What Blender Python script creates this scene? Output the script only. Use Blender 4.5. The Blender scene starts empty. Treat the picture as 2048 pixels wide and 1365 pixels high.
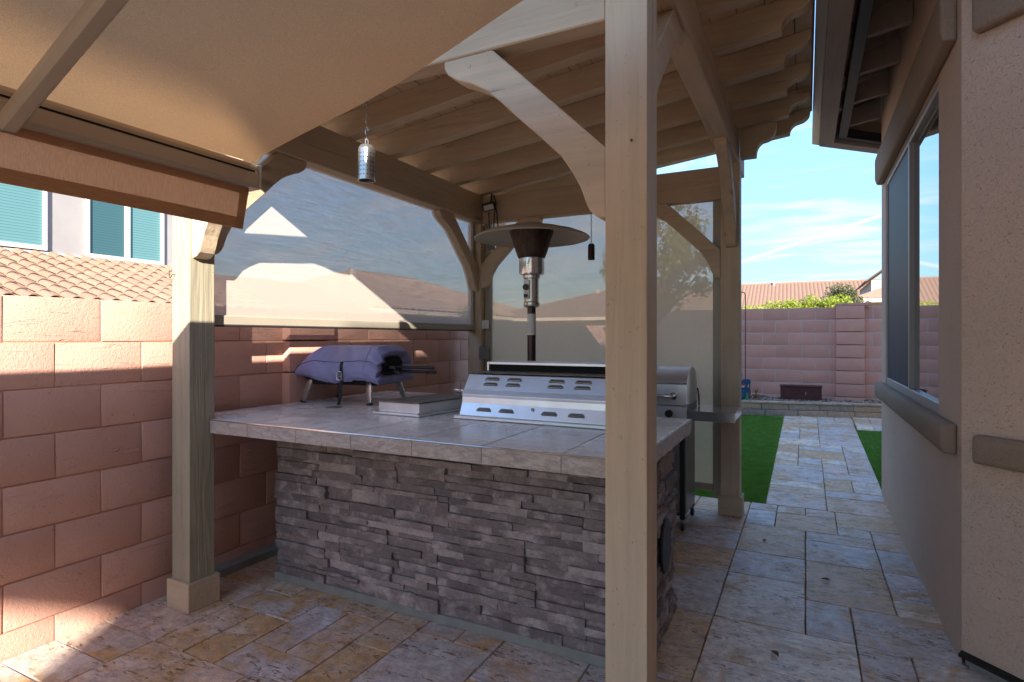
import bpy, bmesh, math, random
from mathutils import Vector, Matrix
random.seed(7)
R = math.radians
sc = bpy.context.scene
COL = sc.collection

# ------------------------------------------------------------------ camera
cam = bpy.data.cameras.new("camera"); camo = bpy.data.objects.new("camera", cam); COL.objects.link(camo)
cam.sensor_width = 36; cam.lens = 20.3; cam.shift_y = -0.0037; cam.clip_start = .02; cam.clip_end = 2000
camo.location = (0, 0, 1.38); camo.rotation_euler = (R(90), 0, R(26.98)); sc.camera = camo

# ------------------------------------------------------------------ sky
SUN_DIR = Vector((1, -1.6, .8)).normalized()
world = bpy.data.worlds.new("World"); sc.world = world; world.use_nodes = True
wt = world.node_tree; wt.nodes.clear()

def S(nt, typ, ins=None, **props):
    n = nt.nodes.new(typ)
    for k, v in props.items(): setattr(n, k, v)
    for k, v in (ins or {}).items():
        s = n.inputs[k]
        if isinstance(v, bpy.types.NodeSocket): nt.links.new(v, s)
        elif isinstance(v, bpy.types.Node): nt.links.new(v.outputs[0], s)
        else: s.default_value = v
    return n
def math_(nt, op, a, b=0.0, c=None, clamp=False):
    ins = {0: a, 1: b}
    if c is not None: ins[2] = c
    return S(nt, 'ShaderNodeMath', ins, operation=op, use_clamp=clamp).outputs[0]
def vmul(nt, v, s): return S(nt, 'ShaderNodeVectorMath', {0: v, 1: s}, operation='MULTIPLY').outputs[0]
def vadd(nt, v, s): return S(nt, 'ShaderNodeVectorMath', {0: v, 1: s}, operation='ADD').outputs[0]
def noise(nt, vec, scale=1., detail=3., rough=.55, dist=0., out='Fac'):
    return S(nt, 'ShaderNodeTexNoise', {'Vector': vec, 'Scale': scale, 'Detail': detail, 'Roughness': rough, 'Distortion': dist}).outputs[out]
def ramp(nt, fac, stops, interp='LINEAR'):
    n = S(nt, 'ShaderNodeValToRGB', {'Fac': fac}); cr = n.color_ramp; cr.interpolation = interp
    while len(cr.elements) < len(stops): cr.elements.new(.5)
    for e, (p, c) in zip(cr.elements, stops):
        e.position = p; e.color = (c, c, c, 1) if not hasattr(c, '__len__') else (*c[:3], 1)
    return n.outputs[0]
def mixc(nt, fac, a, b, blend='MIX'):
    def c(v): return v if isinstance(v, (bpy.types.NodeSocket, bpy.types.Node)) else (*v[:3], 1)
    return S(nt, 'ShaderNodeMix', {0: fac, 6: c(a), 7: c(b)}, data_type='RGBA', blend_type=blend).outputs[2]

sky = S(wt, 'ShaderNodeTexSky', sky_type='NISHITA', sun_disc=False, sun_elevation=math.asin(SUN_DIR.z), sun_rotation=math.atan2(SUN_DIR.x, SUN_DIR.y), air_density=1.0, dust_density=.3, ozone_density=4.0)
slum = S(wt, 'ShaderNodeRGBToBW', {0: sky.outputs[0]}).outputs[0]
soft = math_(wt, 'DIVIDE', 1.0, math_(wt, 'ADD', 1.0, math_(wt, 'DIVIDE', slum, .6)))          # soft shoulder, the same for the whole sky
skyg = S(wt, 'ShaderNodeVectorMath', {0: sky.outputs[0], 1: S(wt, 'ShaderNodeCombineXYZ', {0: math_(wt, 'MULTIPLY', soft, 1.55), 1: math_(wt, 'MULTIPLY', soft, 1.66), 2: math_(wt, 'MULTIPLY', soft, 1.62)}).outputs[0]}, operation='MULTIPLY')
tc = S(wt, 'ShaderNodeTexCoord').outputs['Generated']
sep = S(wt, 'ShaderNodeSeparateXYZ', {0: tc})
# project the direction on a cloud deck so cirrus streaks foreshorten towards the horizon
zc = math_(wt, 'ADD', math_(wt, 'MAXIMUM', sep.outputs[2], 0.0), .22)
cx_ = math_(wt, 'DIVIDE', sep.outputs[0], zc); cy_ = math_(wt, 'DIVIDE', sep.outputs[1], zc)
deck = S(wt, 'ShaderNodeCombineXYZ', {0: cx_, 1: cy_, 2: 0.0}).outputs[0]
rot = S(wt, 'ShaderNodeMapping', {'Vector': deck, 'Location': (3.1, 1.7, 0), 'Rotation': (0, 0, R(52)), 'Scale': (1.1, 3.6, 1)}).outputs[0]
cl = noise(wt, rot, 1.5, 9., .60, .7)
cl2 = noise(wt, deck, 1.1, 3., .5, .2)
cmask = math_(wt, 'MULTIPLY', ramp(wt, cl, [(.46, 0.), (.70, 1.)]), ramp(wt, cl2, [(.34, .25), (.58, 1.)]))
up = ramp(wt, sep.outputs[2], [(.0, .0), (.06, 1.)])
cmask = math_(wt, 'MULTIPLY', math_(wt, 'MULTIPLY', cmask, up), .7)
# a thin aircraft trail, a straight band across the sky
ndot = S(wt, 'ShaderNodeVectorMath', {0: tc, 1: (.28144, .14194, -.94902)}, operation='DOT_PRODUCT').outputs['Value']
trail = math_(wt, 'MULTIPLY', ramp(wt, math_(wt, 'ABSOLUTE', ndot), [(.0006, .75), (.0032, 0.)]), ramp(wt, noise(wt, tc, 9., 4.), [(.3, .35), (.6, 1.)]))
trail = math_(wt, 'MULTIPLY', trail, math_(wt, 'GREATER_THAN', sep.outputs[1], 0.0))
cmask = math_(wt, 'MAXIMUM', cmask, trail)
lum = S(wt, 'ShaderNodeRGBToBW', {0: skyg}).outputs[0]
white = math_(wt, 'ADD', math_(wt, 'MULTIPLY', lum, .5), .75)
wc = S(wt, 'ShaderNodeCombineColor', {0: white, 1: math_(wt, 'MULTIPLY', white, .985), 2: math_(wt, 'MULTIPLY', white, .97)}).outputs[0]
skyc = mixc(wt, cmask, skyg.outputs[0], wc)
bg = S(wt, 'ShaderNodeBackground', {'Color': skyc, 'Strength': .083})
S(wt, 'ShaderNodeOutputWorld', {'Surface': bg})

# ------------------------------------------------------------------ sun
sun = bpy.data.lights.new("sun", 'SUN'); sun.energy = 2.0; sun.angle = R(.55); sun.color = (.49, .45, .39)
suno = bpy.data.objects.new("sun", sun); COL.objects.link(suno); suno.location = (8, -16, 9)
suno.rotation_euler = SUN_DIR.to_track_quat('Z', 'Y').to_euler()

# ------------------------------------------------------------------ exposure
sc.view_settings.view_transform = 'Standard'; sc.view_settings.look = 'None'
sc.view_settings.exposure = 3.95; sc.view_settings.gamma = 1.0; sc.view_settings.use_curve_mapping = False
sc.render.engine = 'CYCLES'
cy = sc.cycles; cy.use_denoising = True; cy.max_bounces = 10; cy.diffuse_bounces = 8; cy.glossy_bounces = 4
cy.transparent_max_bounces = 16; cy.transmission_bounces = 6; cy.caustics_reflective = False; cy.caustics_refractive = False
cy.sample_clamp_indirect = 8

# ================================================================== mesh helpers
class MB:
    def __init__(s): s.v = []; s.f = []
    def add(s, vs, fs):
        o = len(s.v); s.v += [tuple(p) for p in vs]; s.f += [tuple(i + o for i in f) for f in fs]; return s
    def box(s, x0, x1, y0, y1, z0, z1):
        return s.add([(x0, y0, z0), (x1, y0, z0), (x1, y1, z0), (x0, y1, z0), (x0, y0, z1), (x1, y0, z1), (x1, y1, z1), (x0, y1, z1)],
                     [(0, 3, 2, 1), (4, 5, 6, 7), (0, 1, 5, 4), (1, 2, 6, 5), (2, 3, 7, 6), (3, 0, 4, 7)])
    def prism(s, pts, fn, a, b):
        """polygon pts (2d) swept from a to b; fn(p, q, a) gives the 3d point"""
        n = len(pts)
        vs = [fn(p, q, a) for p, q in pts] + [fn(p, q, b) for p, q in pts]
        fs = [tuple(range(n)), tuple(range(2 * n - 1, n - 1, -1))] + [(i, i + n, (i + 1) % n + n, (i + 1) % n) for i in range(n)]
        return s.add(vs, fs)
    def tube(s, path, r, n=10, cap=True):
        path = [Vector(p) for p in path]; rs = r if hasattr(r, '__len__') else [r] * len(path)
        vs = []; prev = None
        for i, p in enumerate(path):
            d = (path[min(i + 1, len(path) - 1)] - path[max(i - 1, 0)]).normalized()
            if prev is None:
                a = d.orthogonal().normalized()
            else:
                a = (prev - d * prev.dot(d))
                a = a.normalized() if a.length > 1e-6 else d.orthogonal().normalized()
            prev = a; b = d.cross(a)
            for k in range(n):
                t = 2 * math.pi * k / n; vs.append(p + (a * math.cos(t) + b * math.sin(t)) * rs[i])
        fs = []
        for i in range(len(path) - 1):
            for k in range(n):
                fs.append((i * n + k, i * n + (k + 1) % n, (i + 1) * n + (k + 1) % n, (i + 1) * n + k))
        if cap:
            fs.append(tuple(reversed(range(n)))); fs.append(tuple(range((len(path) - 1) * n, len(path) * n)))
        return s.add(vs, fs)
    def lathe(s, prof, c=(0, 0, 0), n=32):
        """prof = [(r, z)...]"""
        vs = []; fs = []
        for r, z in prof:
            for k in range(n):
                t = 2 * math.pi * k / n; vs.append((c[0] + r * math.cos(t), c[1] + r * math.sin(t), c[2] + z))
        for i in range(len(prof) - 1):
            for k in range(n):
                fs.append((i * n + k, i * n + (k + 1) % n, (i + 1) * n + (k + 1) % n, (i + 1) * n + k))
        return s.add(vs, fs)
    def grid(s, fn, nu, nv, closed=False):
        vs = [fn(i / nu, j / nv) for j in range(nv + 1) for i in range(nu + 1)]
        fs = [(j * (nu + 1) + i, j * (nu + 1) + i + 1, (j + 1) * (nu + 1) + i + 1, (j + 1) * (nu + 1) + i) for j in range(nv) for i in range(nu)]
        return s.add(vs, fs)
    def mesh(s, name, bevel=0, seg=1, smooth=False, fix=True):
        me = bpy.data.meshes.new(name); me.from_pydata(s.v, [], s.f)
        if bevel or fix:
            bm = bmesh.new(); bm.from_mesh(me)
            if bevel:
                es = [e for e in bm.edges if len(e.link_faces) == 2 and e.calc_face_angle(0) > .5]
                bmesh.ops.bevel(bm, geom=es, offset=bevel, segments=seg, affect='EDGES', profile=.6, clamp_overlap=True)
            bmesh.ops.recalc_face_normals(bm, faces=bm.faces)
            bm.to_mesh(me); bm.free()
        if smooth:
            me.polygons.foreach_set('use_smooth', [True] * len(me.polygons))
            if smooth != 'all': me.set_sharp_from_angle(angle=R(smooth if smooth is not True else 35))
        me.update()
        return me
    def build(s, name, mat, parent=None, bevel=0, seg=1, smooth=False, fix=True):
        return link(name, s.mesh(name, bevel, seg, smooth, fix), mat, parent)

def link(name, me, mat, parent=None, loc=None, rot=None):
    if mat is not None and not me.materials: me.materials.append(mat)
    o = bpy.data.objects.new(name, me); COL.objects.link(o)
    if loc is not None: o.location = loc
    if rot is not None: o.rotation_euler = rot
    if parent is not None: par(o, parent)
    return o
def par(o, p):
    o.parent = p; o.matrix_parent_inverse = Matrix.Translation(-base(p))      # every parent is unrotated
BASE = {}
def base(p):
    """world position that a parent's origin sits at"""
    return BASE.get(p.name, Vector((0, 0, 0)))
def empty(name, loc):
    o = bpy.data.objects.new(name, None); o.empty_display_size = .1; COL.objects.link(o); o.location = loc
    BASE[o.name] = Vector(loc); return o
def tag(o, label, cat, group=None):
    o['label'] = label; o['category'] = cat
    if group: o['group'] = group
    return o
def thing(name, loc, label, cat, group=None): return tag(empty(name, loc), label, cat, group)
def struct(o): o['kind'] = 'structure'; return o

# ================================================================== materials
def new_mat(name):
    m = bpy.data.materials.new(name); m.use_nodes = True; nt = m.node_tree; nt.nodes.clear(); return m, nt
def out(nt, sh): S(nt, 'ShaderNodeOutputMaterial', {'Surface': sh})
def pos(nt): return S(nt, 'ShaderNodeNewGeometry').outputs['Position']
def rnd(nt): return S(nt, 'ShaderNodeObjectInfo').outputs['Random']
def rpos(nt, k=13.):
    """world position shifted per object, so that no two pieces carry the same pattern"""
    r = rnd(nt); v = S(nt, 'ShaderNodeCombineXYZ', {0: math_(nt, 'MULTIPLY', r, k), 1: math_(nt, 'MULTIPLY', r, k * 1.7), 2: math_(nt, 'MULTIPLY', r, k * .6)}).outputs[0]
    return vadd(nt, pos(nt), v)
def bump(nt, h, strength=.3, dist=.01, normal=None):
    ins = {'Height': h, 'Strength': strength, 'Distance': dist}
    if normal is not None: ins['Normal'] = normal
    return S(nt, 'ShaderNodeBump', ins).outputs[0]
def pbsdf(nt, color, rough=.6, metal=0., normal=None, spec=.4, **kw):
    c = color if isinstance(color, (bpy.types.NodeSocket, bpy.types.Node)) else (*color[:3], 1)
    ins = {'Base Color': c, 'Roughness': rough, 'Metallic': metal, 'Specular IOR Level': spec}
    if normal is not None: ins['Normal'] = normal
    ins.update(kw)
    return S(nt, 'ShaderNodeBsdfPrincipled', ins)

def simple(name, color, rough=.5, metal=0., var=.12, scale=30., bmp=.0, spec=.4):
    m, nt = new_mat(name); p = rpos(nt)
    n = noise(nt, p, scale, 4.)
    c = mixc(nt, 1., color, ramp(nt, n, [(.25, 1 - var), (.75, 1 + 0 * var)]), 'MULTIPLY')
    r = math_(nt, 'ADD', math_(nt, 'MULTIPLY', n, .12), rough - .06)
    out(nt, pbsdf(nt, c, r, metal, bump(nt, n, bmp, .004) if bmp else None, spec)); return m

def wood(name, axis, color=(.60, .465, .325), relief=.5):
    m, nt = new_mat(name); p = rpos(nt)
    sc_ = [26., 26., 26.]; sc_[axis] = 1.3
    fine = [150., 150., 150.]; fine[axis] = 5.
    g = noise(nt, vmul(nt, p, tuple(sc_)), 1., 5., .6, .35)
    warp = noise(nt, vmul(nt, p, tuple([.7 if i == axis else 5. for i in range(3)])), 1., 2.)
    rings = S(nt, 'ShaderNodeMath', {0: math_(nt, 'MULTIPLY', math_(nt, 'ADD', warp, math_(nt, 'MULTIPLY', g, .10)), 62.)}, operation='SINE').outputs[0]
    f = noise(nt, vmul(nt, p, tuple(fine)), 1., 3.)
    kn = S(nt, 'ShaderNodeTexVoronoi', {'Vector': vmul(nt, p, tuple([1.6 if i == axis else 5.5 for i in range(3)])), 'Scale': 1.}).outputs['Distance']
    knot = ramp(nt, kn, [(.05, 1.), (.15, 0.)])
    crk = ramp(nt, noise(nt, vmul(nt, p, tuple([.9 if i == axis else 33. for i in range(3)])), 1., 4., .7, .6), [(.675, 0.), (.70, 1.)])
    pit = ramp(nt, noise(nt, p, 95., 2.), [(.70, 0.), (.76, 1.)])
    blot = noise(nt, p, 2.4, 3.)
    c = mixc(nt, 1., color, ramp(nt, g, [(.3, .87), (.7, 1.05)]), 'MULTIPLY')
    c = mixc(nt, 1., c, ramp(nt, blot, [(.3, .90), (.7, 1.06)]), 'MULTIPLY')
    c = mixc(nt, math_(nt, 'MULTIPLY', math_(nt, 'MAXIMUM', knot, crk), .55), c, (.14, .10, .065))
    c = mixc(nt, math_(nt, 'MULTIPLY', pit, .5), c, (.17, .12, .08))
    hgt = math_(nt, 'ADD', math_(nt, 'MULTIPLY', g, .6), math_(nt, 'MULTIPLY', rings, .13))
    hgt = math_(nt, 'ADD', hgt, math_(nt, 'MULTIPLY', f, .35))
    hgt = math_(nt, 'SUBTRACT', hgt, math_(nt, 'MULTIPLY', math_(nt, 'MAXIMUM', crk, pit), .55))
    out(nt, pbsdf(nt, c, math_(nt, 'ADD', math_(nt, 'MULTIPLY', f, .2), .52), 0, bump(nt, hgt, relief, .006), .35)); return m

M = {}
for i, a in enumerate('xyz'): M['wood_' + a] = wood('painted_wood_' + a, i)
M['wood_z_rough'] = wood('rough_sawn_wood_z_sunlit', 2, (.38, .335, .245), .95)  # rougher grain; paint colour darkened because this post stands in the sun
M['fascia'] = wood('fascia_paint', 1, (.38, .30, .25), .2)

def mk_block(name, col, col2, rough_bmp=.5, stain=.0):
    m, nt = new_mat(name); p = rpos(nt, 7.)
    n1 = noise(nt, p, 5., 5., .6); n2 = noise(nt, p, 75., 4., .6); n3 = noise(nt, p, 210., 2.)
    c = mixc(nt, ramp(nt, n1, [(.3, 0.), (.72, 1.)]), col, col2)
    c = mixc(nt, 1., c, ramp(nt, rnd(nt), [(0., .92), (1., 1.06)]), 'MULTIPLY')
    pits = ramp(nt, noise(nt, p, 48., 3., .7), [(.66, 0.), (.70, 1.)])
    drip = ramp(nt, noise(nt, vmul(nt, p, (9, 5, 38)), 1., 3., .65, .8), [(.60, 0.), (.66, 1.)])
    rough_zone = ramp(nt, noise(nt, p, 3.1, 2.), [(.48, 0.), (.62, 1.)])
    c = mixc(nt, math_(nt, 'MULTIPLY', pits, .5), c, tuple(q * .35 for q in col))
    h = math_(nt, 'ADD', math_(nt, 'MULTIPLY', n2, .8), math_(nt, 'MULTIPLY', n3, .35))
    h = math_(nt, 'SUBTRACT', h, math_(nt, 'MULTIPLY', pits, 1.1))
    h = math_(nt, 'ADD', h, math_(nt, 'MULTIPLY', math_(nt, 'MULTIPLY', drip, rough_zone), 1.3))
    out(nt, pbsdf(nt, c, .78, 0, bump(nt, h, rough_bmp, .008), .3)); return m
M['block'] = mk_block('terracotta_painted_block', (.60, .335, .26), (.65, .38, .30))
M['mortar'] = mk_block('terracotta_painted_mortar', (.55, .29, .205), (.59, .325, .235))
M['block_back'] = mk_block('rose_brown_block', (.62, .32, .245), (.67, .36, .285), .3)
M['mortar_back'] = mk_block('pale_mortar', (.56, .46, .44), (.60, .50, .48), .3)

def mk_stucco(name, col, strength=.8):
    m, nt = new_mat(name); p = pos(nt)
    w = noise(nt, vmul(nt, p, (1, 1, 1.5)), 58., 4., .6, 2.4); worm = ramp(nt, w, [(.345, 0.), (.385, 1.), (.62, 1.), (.75, .92)])
    fn = noise(nt, p, 170., 3.); big = noise(nt, p, 1.3, 3.)
    c = mixc(nt, 1., col, ramp(nt, big, [(.3, .92), (.7, 1.05)]), 'MULTIPLY')
    c = mixc(nt, 1., c, ramp(nt, worm, [(0., .68), (.7, 1.)]), 'MULTIPLY')
    h = math_(nt, 'ADD', worm, math_(nt, 'ADD', math_(nt, 'MULTIPLY', fn, .35), math_(nt, 'MULTIPLY', noise(nt, p, 48., 3., .6, .8), 1.1)))
    out(nt, pbsdf(nt, c, .82, 0, bump(nt, h, strength, .007), .25)); return m
M['stucco'] = mk_stucco('tan_stucco', (.65, .48, .375))
M['stucco_trim'] = mk_stucco('brown_stucco_trim', (.31, .225, .165), .6)
M['stucco_white'] = mk_stucco('pale_stucco', (.31, .29, .285), .3)
M['stucco_far'] = mk_stucco('sand_stucco', (.50, .40, .32), .2)

def mk_stone():
    m, nt = new_mat('ledge_stone'); p = rpos(nt, 21.)
    n1 = noise(nt, p, 9., 5., .6); n2 = noise(nt, p, 60., 5., .65); n3 = noise(nt, vmul(nt, p, (14, 14, 60)), 1., 4., .6, .6)
    base_ = ramp(nt, rnd(nt), [(0., (.135, .112, .110)), (.3, (.185, .152, .148)), (.55, (.23, .185, .172)), (.78, (.16, .137, .138)), (.92, (.31, .26, .245)), (1., (.38, .325, .31))])
    c = mixc(nt, ramp(nt, n1, [(.50, 0.), (.68, .85)]), base_, (.42, .355, .34))
    c = mixc(nt, ramp(nt, n1, [(.22, .6), (.42, 0.)]), c, (.075, .068, .072))
    c = mixc(nt, 1., c, ramp(nt, n2, [(.3, .95), (.7, 1.35)]), 'MULTIPLY')
    h = math_(nt, 'ADD', n2, math_(nt, 'MULTIPLY', n3, .8))
    out(nt, pbsdf(nt, c, .75, 0, bump(nt, h, .55, .008), .3)); return m
M['stone'] = mk_stone()
M['stone_mortar'] = simple('stone_bed', (.14, .13, .125), .9, 0, .3, 40, .4)
M['footing'] = simple('grey_footing', (.30, .30, .27), .9, 0, .3, 12, .3)

def mk_tile(name, a, b, axis, scale=3.):
    m, nt = new_mat(name); p = rpos(nt, 9.)
    s = [24., 24., 24.]; s[axis] = 1.1 * scale / 3
    n1 = noise(nt, vmul(nt, p, tuple(s)), 1., 5., .6, .3); n2 = noise(nt, p, 5., 4.); n3 = noise(nt, p, 130., 3.)
    c = mixc(nt, ramp(nt, n1, [(.3, 0.), (.7, 1.)]), a, b)
    c = mixc(nt, 1., c, ramp(nt, n2, [(.3, .85), (.7, 1.08)]), 'MULTIPLY')
    out(nt, pbsdf(nt, c, math_(nt, 'ADD', math_(nt, 'MULTIPLY', n2, .22), .16), 0, bump(nt, math_(nt, 'ADD', n1, math_(nt, 'MULTIPLY', n3, .3)), .08, .002), .6)); return m
M['tile'] = mk_tile('counter_tile', (.62, .565, .53), (.78, .725, .69), 0)
def mk_edge():
    m, nt = new_mat('edge_tile'); p = rpos(nt, 9.)
    q = S(nt, 'ShaderNodeMapping', {'Vector': p, 'Rotation': (0, R(35), R(20)), 'Scale': (1, 1, 3)}).outputs[0]
    n1 = noise(nt, q, 16., 6., .7, .8); n2 = noise(nt, p, 260., 3.); n4 = noise(nt, p, 7., 3.)
    c = ramp(nt, n1, [(.28, (.25, .215, .20)), (.5, (.43, .375, .345)), (.62, (.56, .51, .48)), (.75, (.38, .37, .37))])
    c = mixc(nt, ramp(nt, n4, [(.5, 0.), (.7, .5)]), c, (.46, .35, .27))
    c = mixc(nt, 1., c, ramp(nt, n2, [(.3, .75), (.7, 1.15)]), 'MULTIPLY')
    out(nt, pbsdf(nt, c, .42, 0, bump(nt, n1, .2, .004), .4)); return m
M['edge'] = mk_edge()
M['grout'] = simple('dark_grout', (.055, .05, .048), .9)

def mk_trav():
    m, nt = new_mat('travertine'); p = rpos(nt, 31.)
    r = rnd(nt)
    q = S(nt, 'ShaderNodeMapping', {'Vector': p, 'Rotation': (0, 0, .6), 'Scale': (1., 3.2, 1)}).outputs[0]
    n1 = noise(nt, p, 3.2, 6., .62, 1.4); n2 = noise(nt, q, 9., 5., .65, .8); n3 = noise(nt, p, 120., 3., .6)
    base_ = ramp(nt, r, [(0., (.54, .40, .28)), (.14, (.45, .30, .185)), (.26, (.46, .41, .39)), (.38, (.60, .49, .385)), (.5, (.38, .355, .36)), (.62, (.54, .38, .275)), (.74, (.49, .40, .37)), (.86, (.42, .38, .37)), (1., (.64, .53, .43))])
    c = mixc(nt, ramp(nt, n1, [(.47, 0.), (.62, .85)]), base_, (.43, .27, .145))
    c = mixc(nt, ramp(nt, n1, [(.24, .75), (.42, 0.)]), c, (.60, .57, .55))
    c = mixc(nt, ramp(nt, n2, [(.52, 0.), (.68, .65)]), c, (.27, .24, .24))
    c = mixc(nt, 1., c, ramp(nt, noise(nt, p, 22., 5., .7), [(.3, .68), (.7, 1.14)]), 'MULTIPLY')
    c = mixc(nt, 1., c, ramp(nt, n3, [(.25, .82), (.75, 1.08)]), 'MULTIPLY')
    zone = ramp(nt, noise(nt, q, 3.5, 2.), [(.44, 0.), (.58, 1.)])
    pits = math_(nt, 'MULTIPLY', ramp(nt, noise(nt, q, 22., 4., .65, .8), [(.555, 0.), (.60, 1.)]), zone)
    dots = ramp(nt, noise(nt, p, 60., 2.), [(.72, 0.), (.75, 1.)])
    pits = math_(nt, 'MAXIMUM', pits, dots)
    c = mixc(nt, math_(nt, 'MULTIPLY', pits, .85), c, (.12, .07, .04))
    h = math_(nt, 'SUBTRACT', math_(nt, 'ADD', math_(nt, 'MULTIPLY', n3, .25), math_(nt, 'MULTIPLY', n1, .4)), math_(nt, 'MULTIPLY', pits, 1.2))
    c = S(nt, 'ShaderNodeBrightContrast', {'Color': S(nt, 'ShaderNodeHueSaturation', {'Color': c, 'Value': 1.52, 'Saturation': 1.12}), 'Contrast': .06})
    out(nt, pbsdf(nt, c, math_(nt, 'ADD', math_(nt, 'MULTIPLY', n2, .25), .34), 0, bump(nt, h, .4, .006), .5)); return m
M['trav'] = mk_trav()
M['joint'] = simple('sandy_joint', (.22, .155, .10), .95, 0, .4, 60, .5)

def mk_steel(name, col=(.56, .57, .58), rough=.26, axis=0):
    m, nt = new_mat(name); p = rpos(nt, 3.)
    s = [420., 420., 420.]; s[axis] = 2.5
    n = noise(nt, vmul(nt, p, tuple(s)), 1., 3.); big = noise(nt, p, 7., 4.); sm = noise(nt, p, 24., 4.)
    c = mixc(nt, 1., col, ramp(nt, big, [(.3, .88), (.7, 1.02)]), 'MULTIPLY')
    r = math_(nt, 'ADD', math_(nt, 'MULTIPLY', n, .12), math_(nt, 'ADD', math_(nt, 'MULTIPLY', sm, .10), rough - .10))
    nb = bump(nt, n, .06, .001); nb = bump(nt, big, .06, .01, nb)
    out(nt, pbsdf(nt, c, r, .8, nb)); return m
M['steel'] = mk_steel('brushed_steel', (.86, .88, .90), .38)
M['steel_dull'] = mk_steel('dull_steel', (.36, .35, .33), .36)
M['steel_z'] = mk_steel('brushed_steel_upright', (.55, .55, .54), .24, 2)
M['chrome'] = mk_steel('polished_steel', (.65, .65, .66), .12)
def mk_greasy():
    m, nt = new_mat('heat_stained_steel'); p = pos(nt)
    n = noise(nt, p, 14., 5., .65); n2 = noise(nt, p, 90., 4.)
    c = ramp(nt, n, [(.3, (.11, .085, .06)), (.55, (.19, .15, .115)), (.75, (.27, .22, .17))])
    out(nt, pbsdf(nt, c, math_(nt, 'ADD', math_(nt, 'MULTIPLY', n2, .3), .35), .55, bump(nt, n2, .25, .003))); return m
M['greasy'] = mk_greasy()
def mk_rust():
    m, nt = new_mat('heat_blued_emitter'); p = pos(nt); sp = S(nt, 'ShaderNodeSeparateXYZ', {0: p}).outputs[2]
    n = noise(nt, vmul(nt, p, (30, 30, 9)), 1., 4., .65)
    wv = S(nt, 'ShaderNodeTexVoronoi', {'Vector': p, 'Scale': 190.}).outputs['Distance']
    c = ramp(nt, n, [(.3, (.03, .022, .019)), (.55, (.07, .047, .035)), (.75, (.13, .07, .042))])
    out(nt, pbsdf(nt, c, .55, .6, bump(nt, wv, .5, .003))); return m
M['emitter'] = mk_rust()
M['black'] = simple('black_plastic', (.018, .018, .019), .45, 0, .2)
M['black_metal'] = simple('black_metal', (.028, .025, .023), .5, .3, .3)
M['void'] = simple('opening_shade_black', (.006, .006, .006), .9)  # flat black painted where slots, holes and openings are only dark inside
M['bronze'] = simple('bronze_pole', (.070, .045, .042), .38, .5, .35, 25, .1)
M['heater_tan'] = simple('tan_enamel', (.52, .445, .36), .4, .0, .1, 8)
M['white_label'] = simple('white_label', (.70, .69, .66), .6, 0, .12, 90)
M['red_ink'] = simple('red_ink', (.45, .05, .04), .6)
M['yellow_ink'] = simple('yellow_ink', (.62, .40, .05), .6)
M['grey_plastic'] = simple('grey_plastic', (.20, .19, .18), .5)
M['alu_tan'] = simple('tan_powder_coat', (.40, .355, .285), .45, .0, .08, 6)
M['arm_tan'] = simple('pale_tan_powder_coat', (.46, .385, .30), .38, .0, .06, 5)
M['white_vinyl'] = simple('white_vinyl', (.70, .68, .66), .45, 0, .06, 8)
M['frame_grey'] = simple('taupe_vinyl', (.42, .385, .36), .42, 0, .06, 8)
M['terracotta'] = simple('terracotta_clay', (.42, .17, .085), .75, 0, .25, 20, .2)
M['maroon'] = simple('maroon_wood', (.105, .035, .034), .5, 0, .35, 12, .2)
M['soil'] = simple('dark_soil', (.12, .095, .075), .95, 0, .5, 60, .8)
M['dirt'] = simple('desert_ground', (.42, .33, .25), .95, 0, .3, 3, .5)
M['strap'] = simple('black_webbing', (.020, .020, .022), .8, 0, .3, 300, .3)
M['cable'] = simple('dark_cable', (.045, .038, .032), .5)
M['hookiron'] = simple('dark_iron', (.045, .06, .07), .55, .3)

def mk_fabric(name, col, trans, weave_axis, wscale=650., strength=.25):
    m, nt = new_mat(name); p = pos(nt)
    s = [wscale] * 3; s[weave_axis] = wscale * .03
    w = noise(nt, vmul(nt, p, tuple(s)), 1., 2.); big = noise(nt, p, 2.2, 3.); mid = noise(nt, p, 40., 3.)
    c = mixc(nt, 1., col, ramp(nt, w, [(.25, .78), (.75, 1.12)]), 'MULTIPLY')
    c = mixc(nt, 1., c, ramp(nt, big, [(.3, .94), (.7, 1.05)]), 'MULTIPLY')
    nb = bump(nt, math_(nt, 'ADD', w, math_(nt, 'MULTIPLY', mid, .5)), strength, .003)
    d = S(nt, 'ShaderNodeBsdfDiffuse', {'Color': c, 'Normal': nb}); t = S(nt, 'ShaderNodeBsdfTranslucent', {'Color': c, 'Normal': nb})
    out(nt, S(nt, 'ShaderNodeMixShader', {0: trans, 1: d, 2: t})); return m
M['awning'] = mk_fabric('awning_canvas', (.58, .335, .165), .36, 0)
M['valance'] = mk_fabric('valance_canvas', (.60, .36, .205), .42, 2)
M['binding'] = mk_fabric('awning_binding', (.52, .32, .19), .3, 1)

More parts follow.
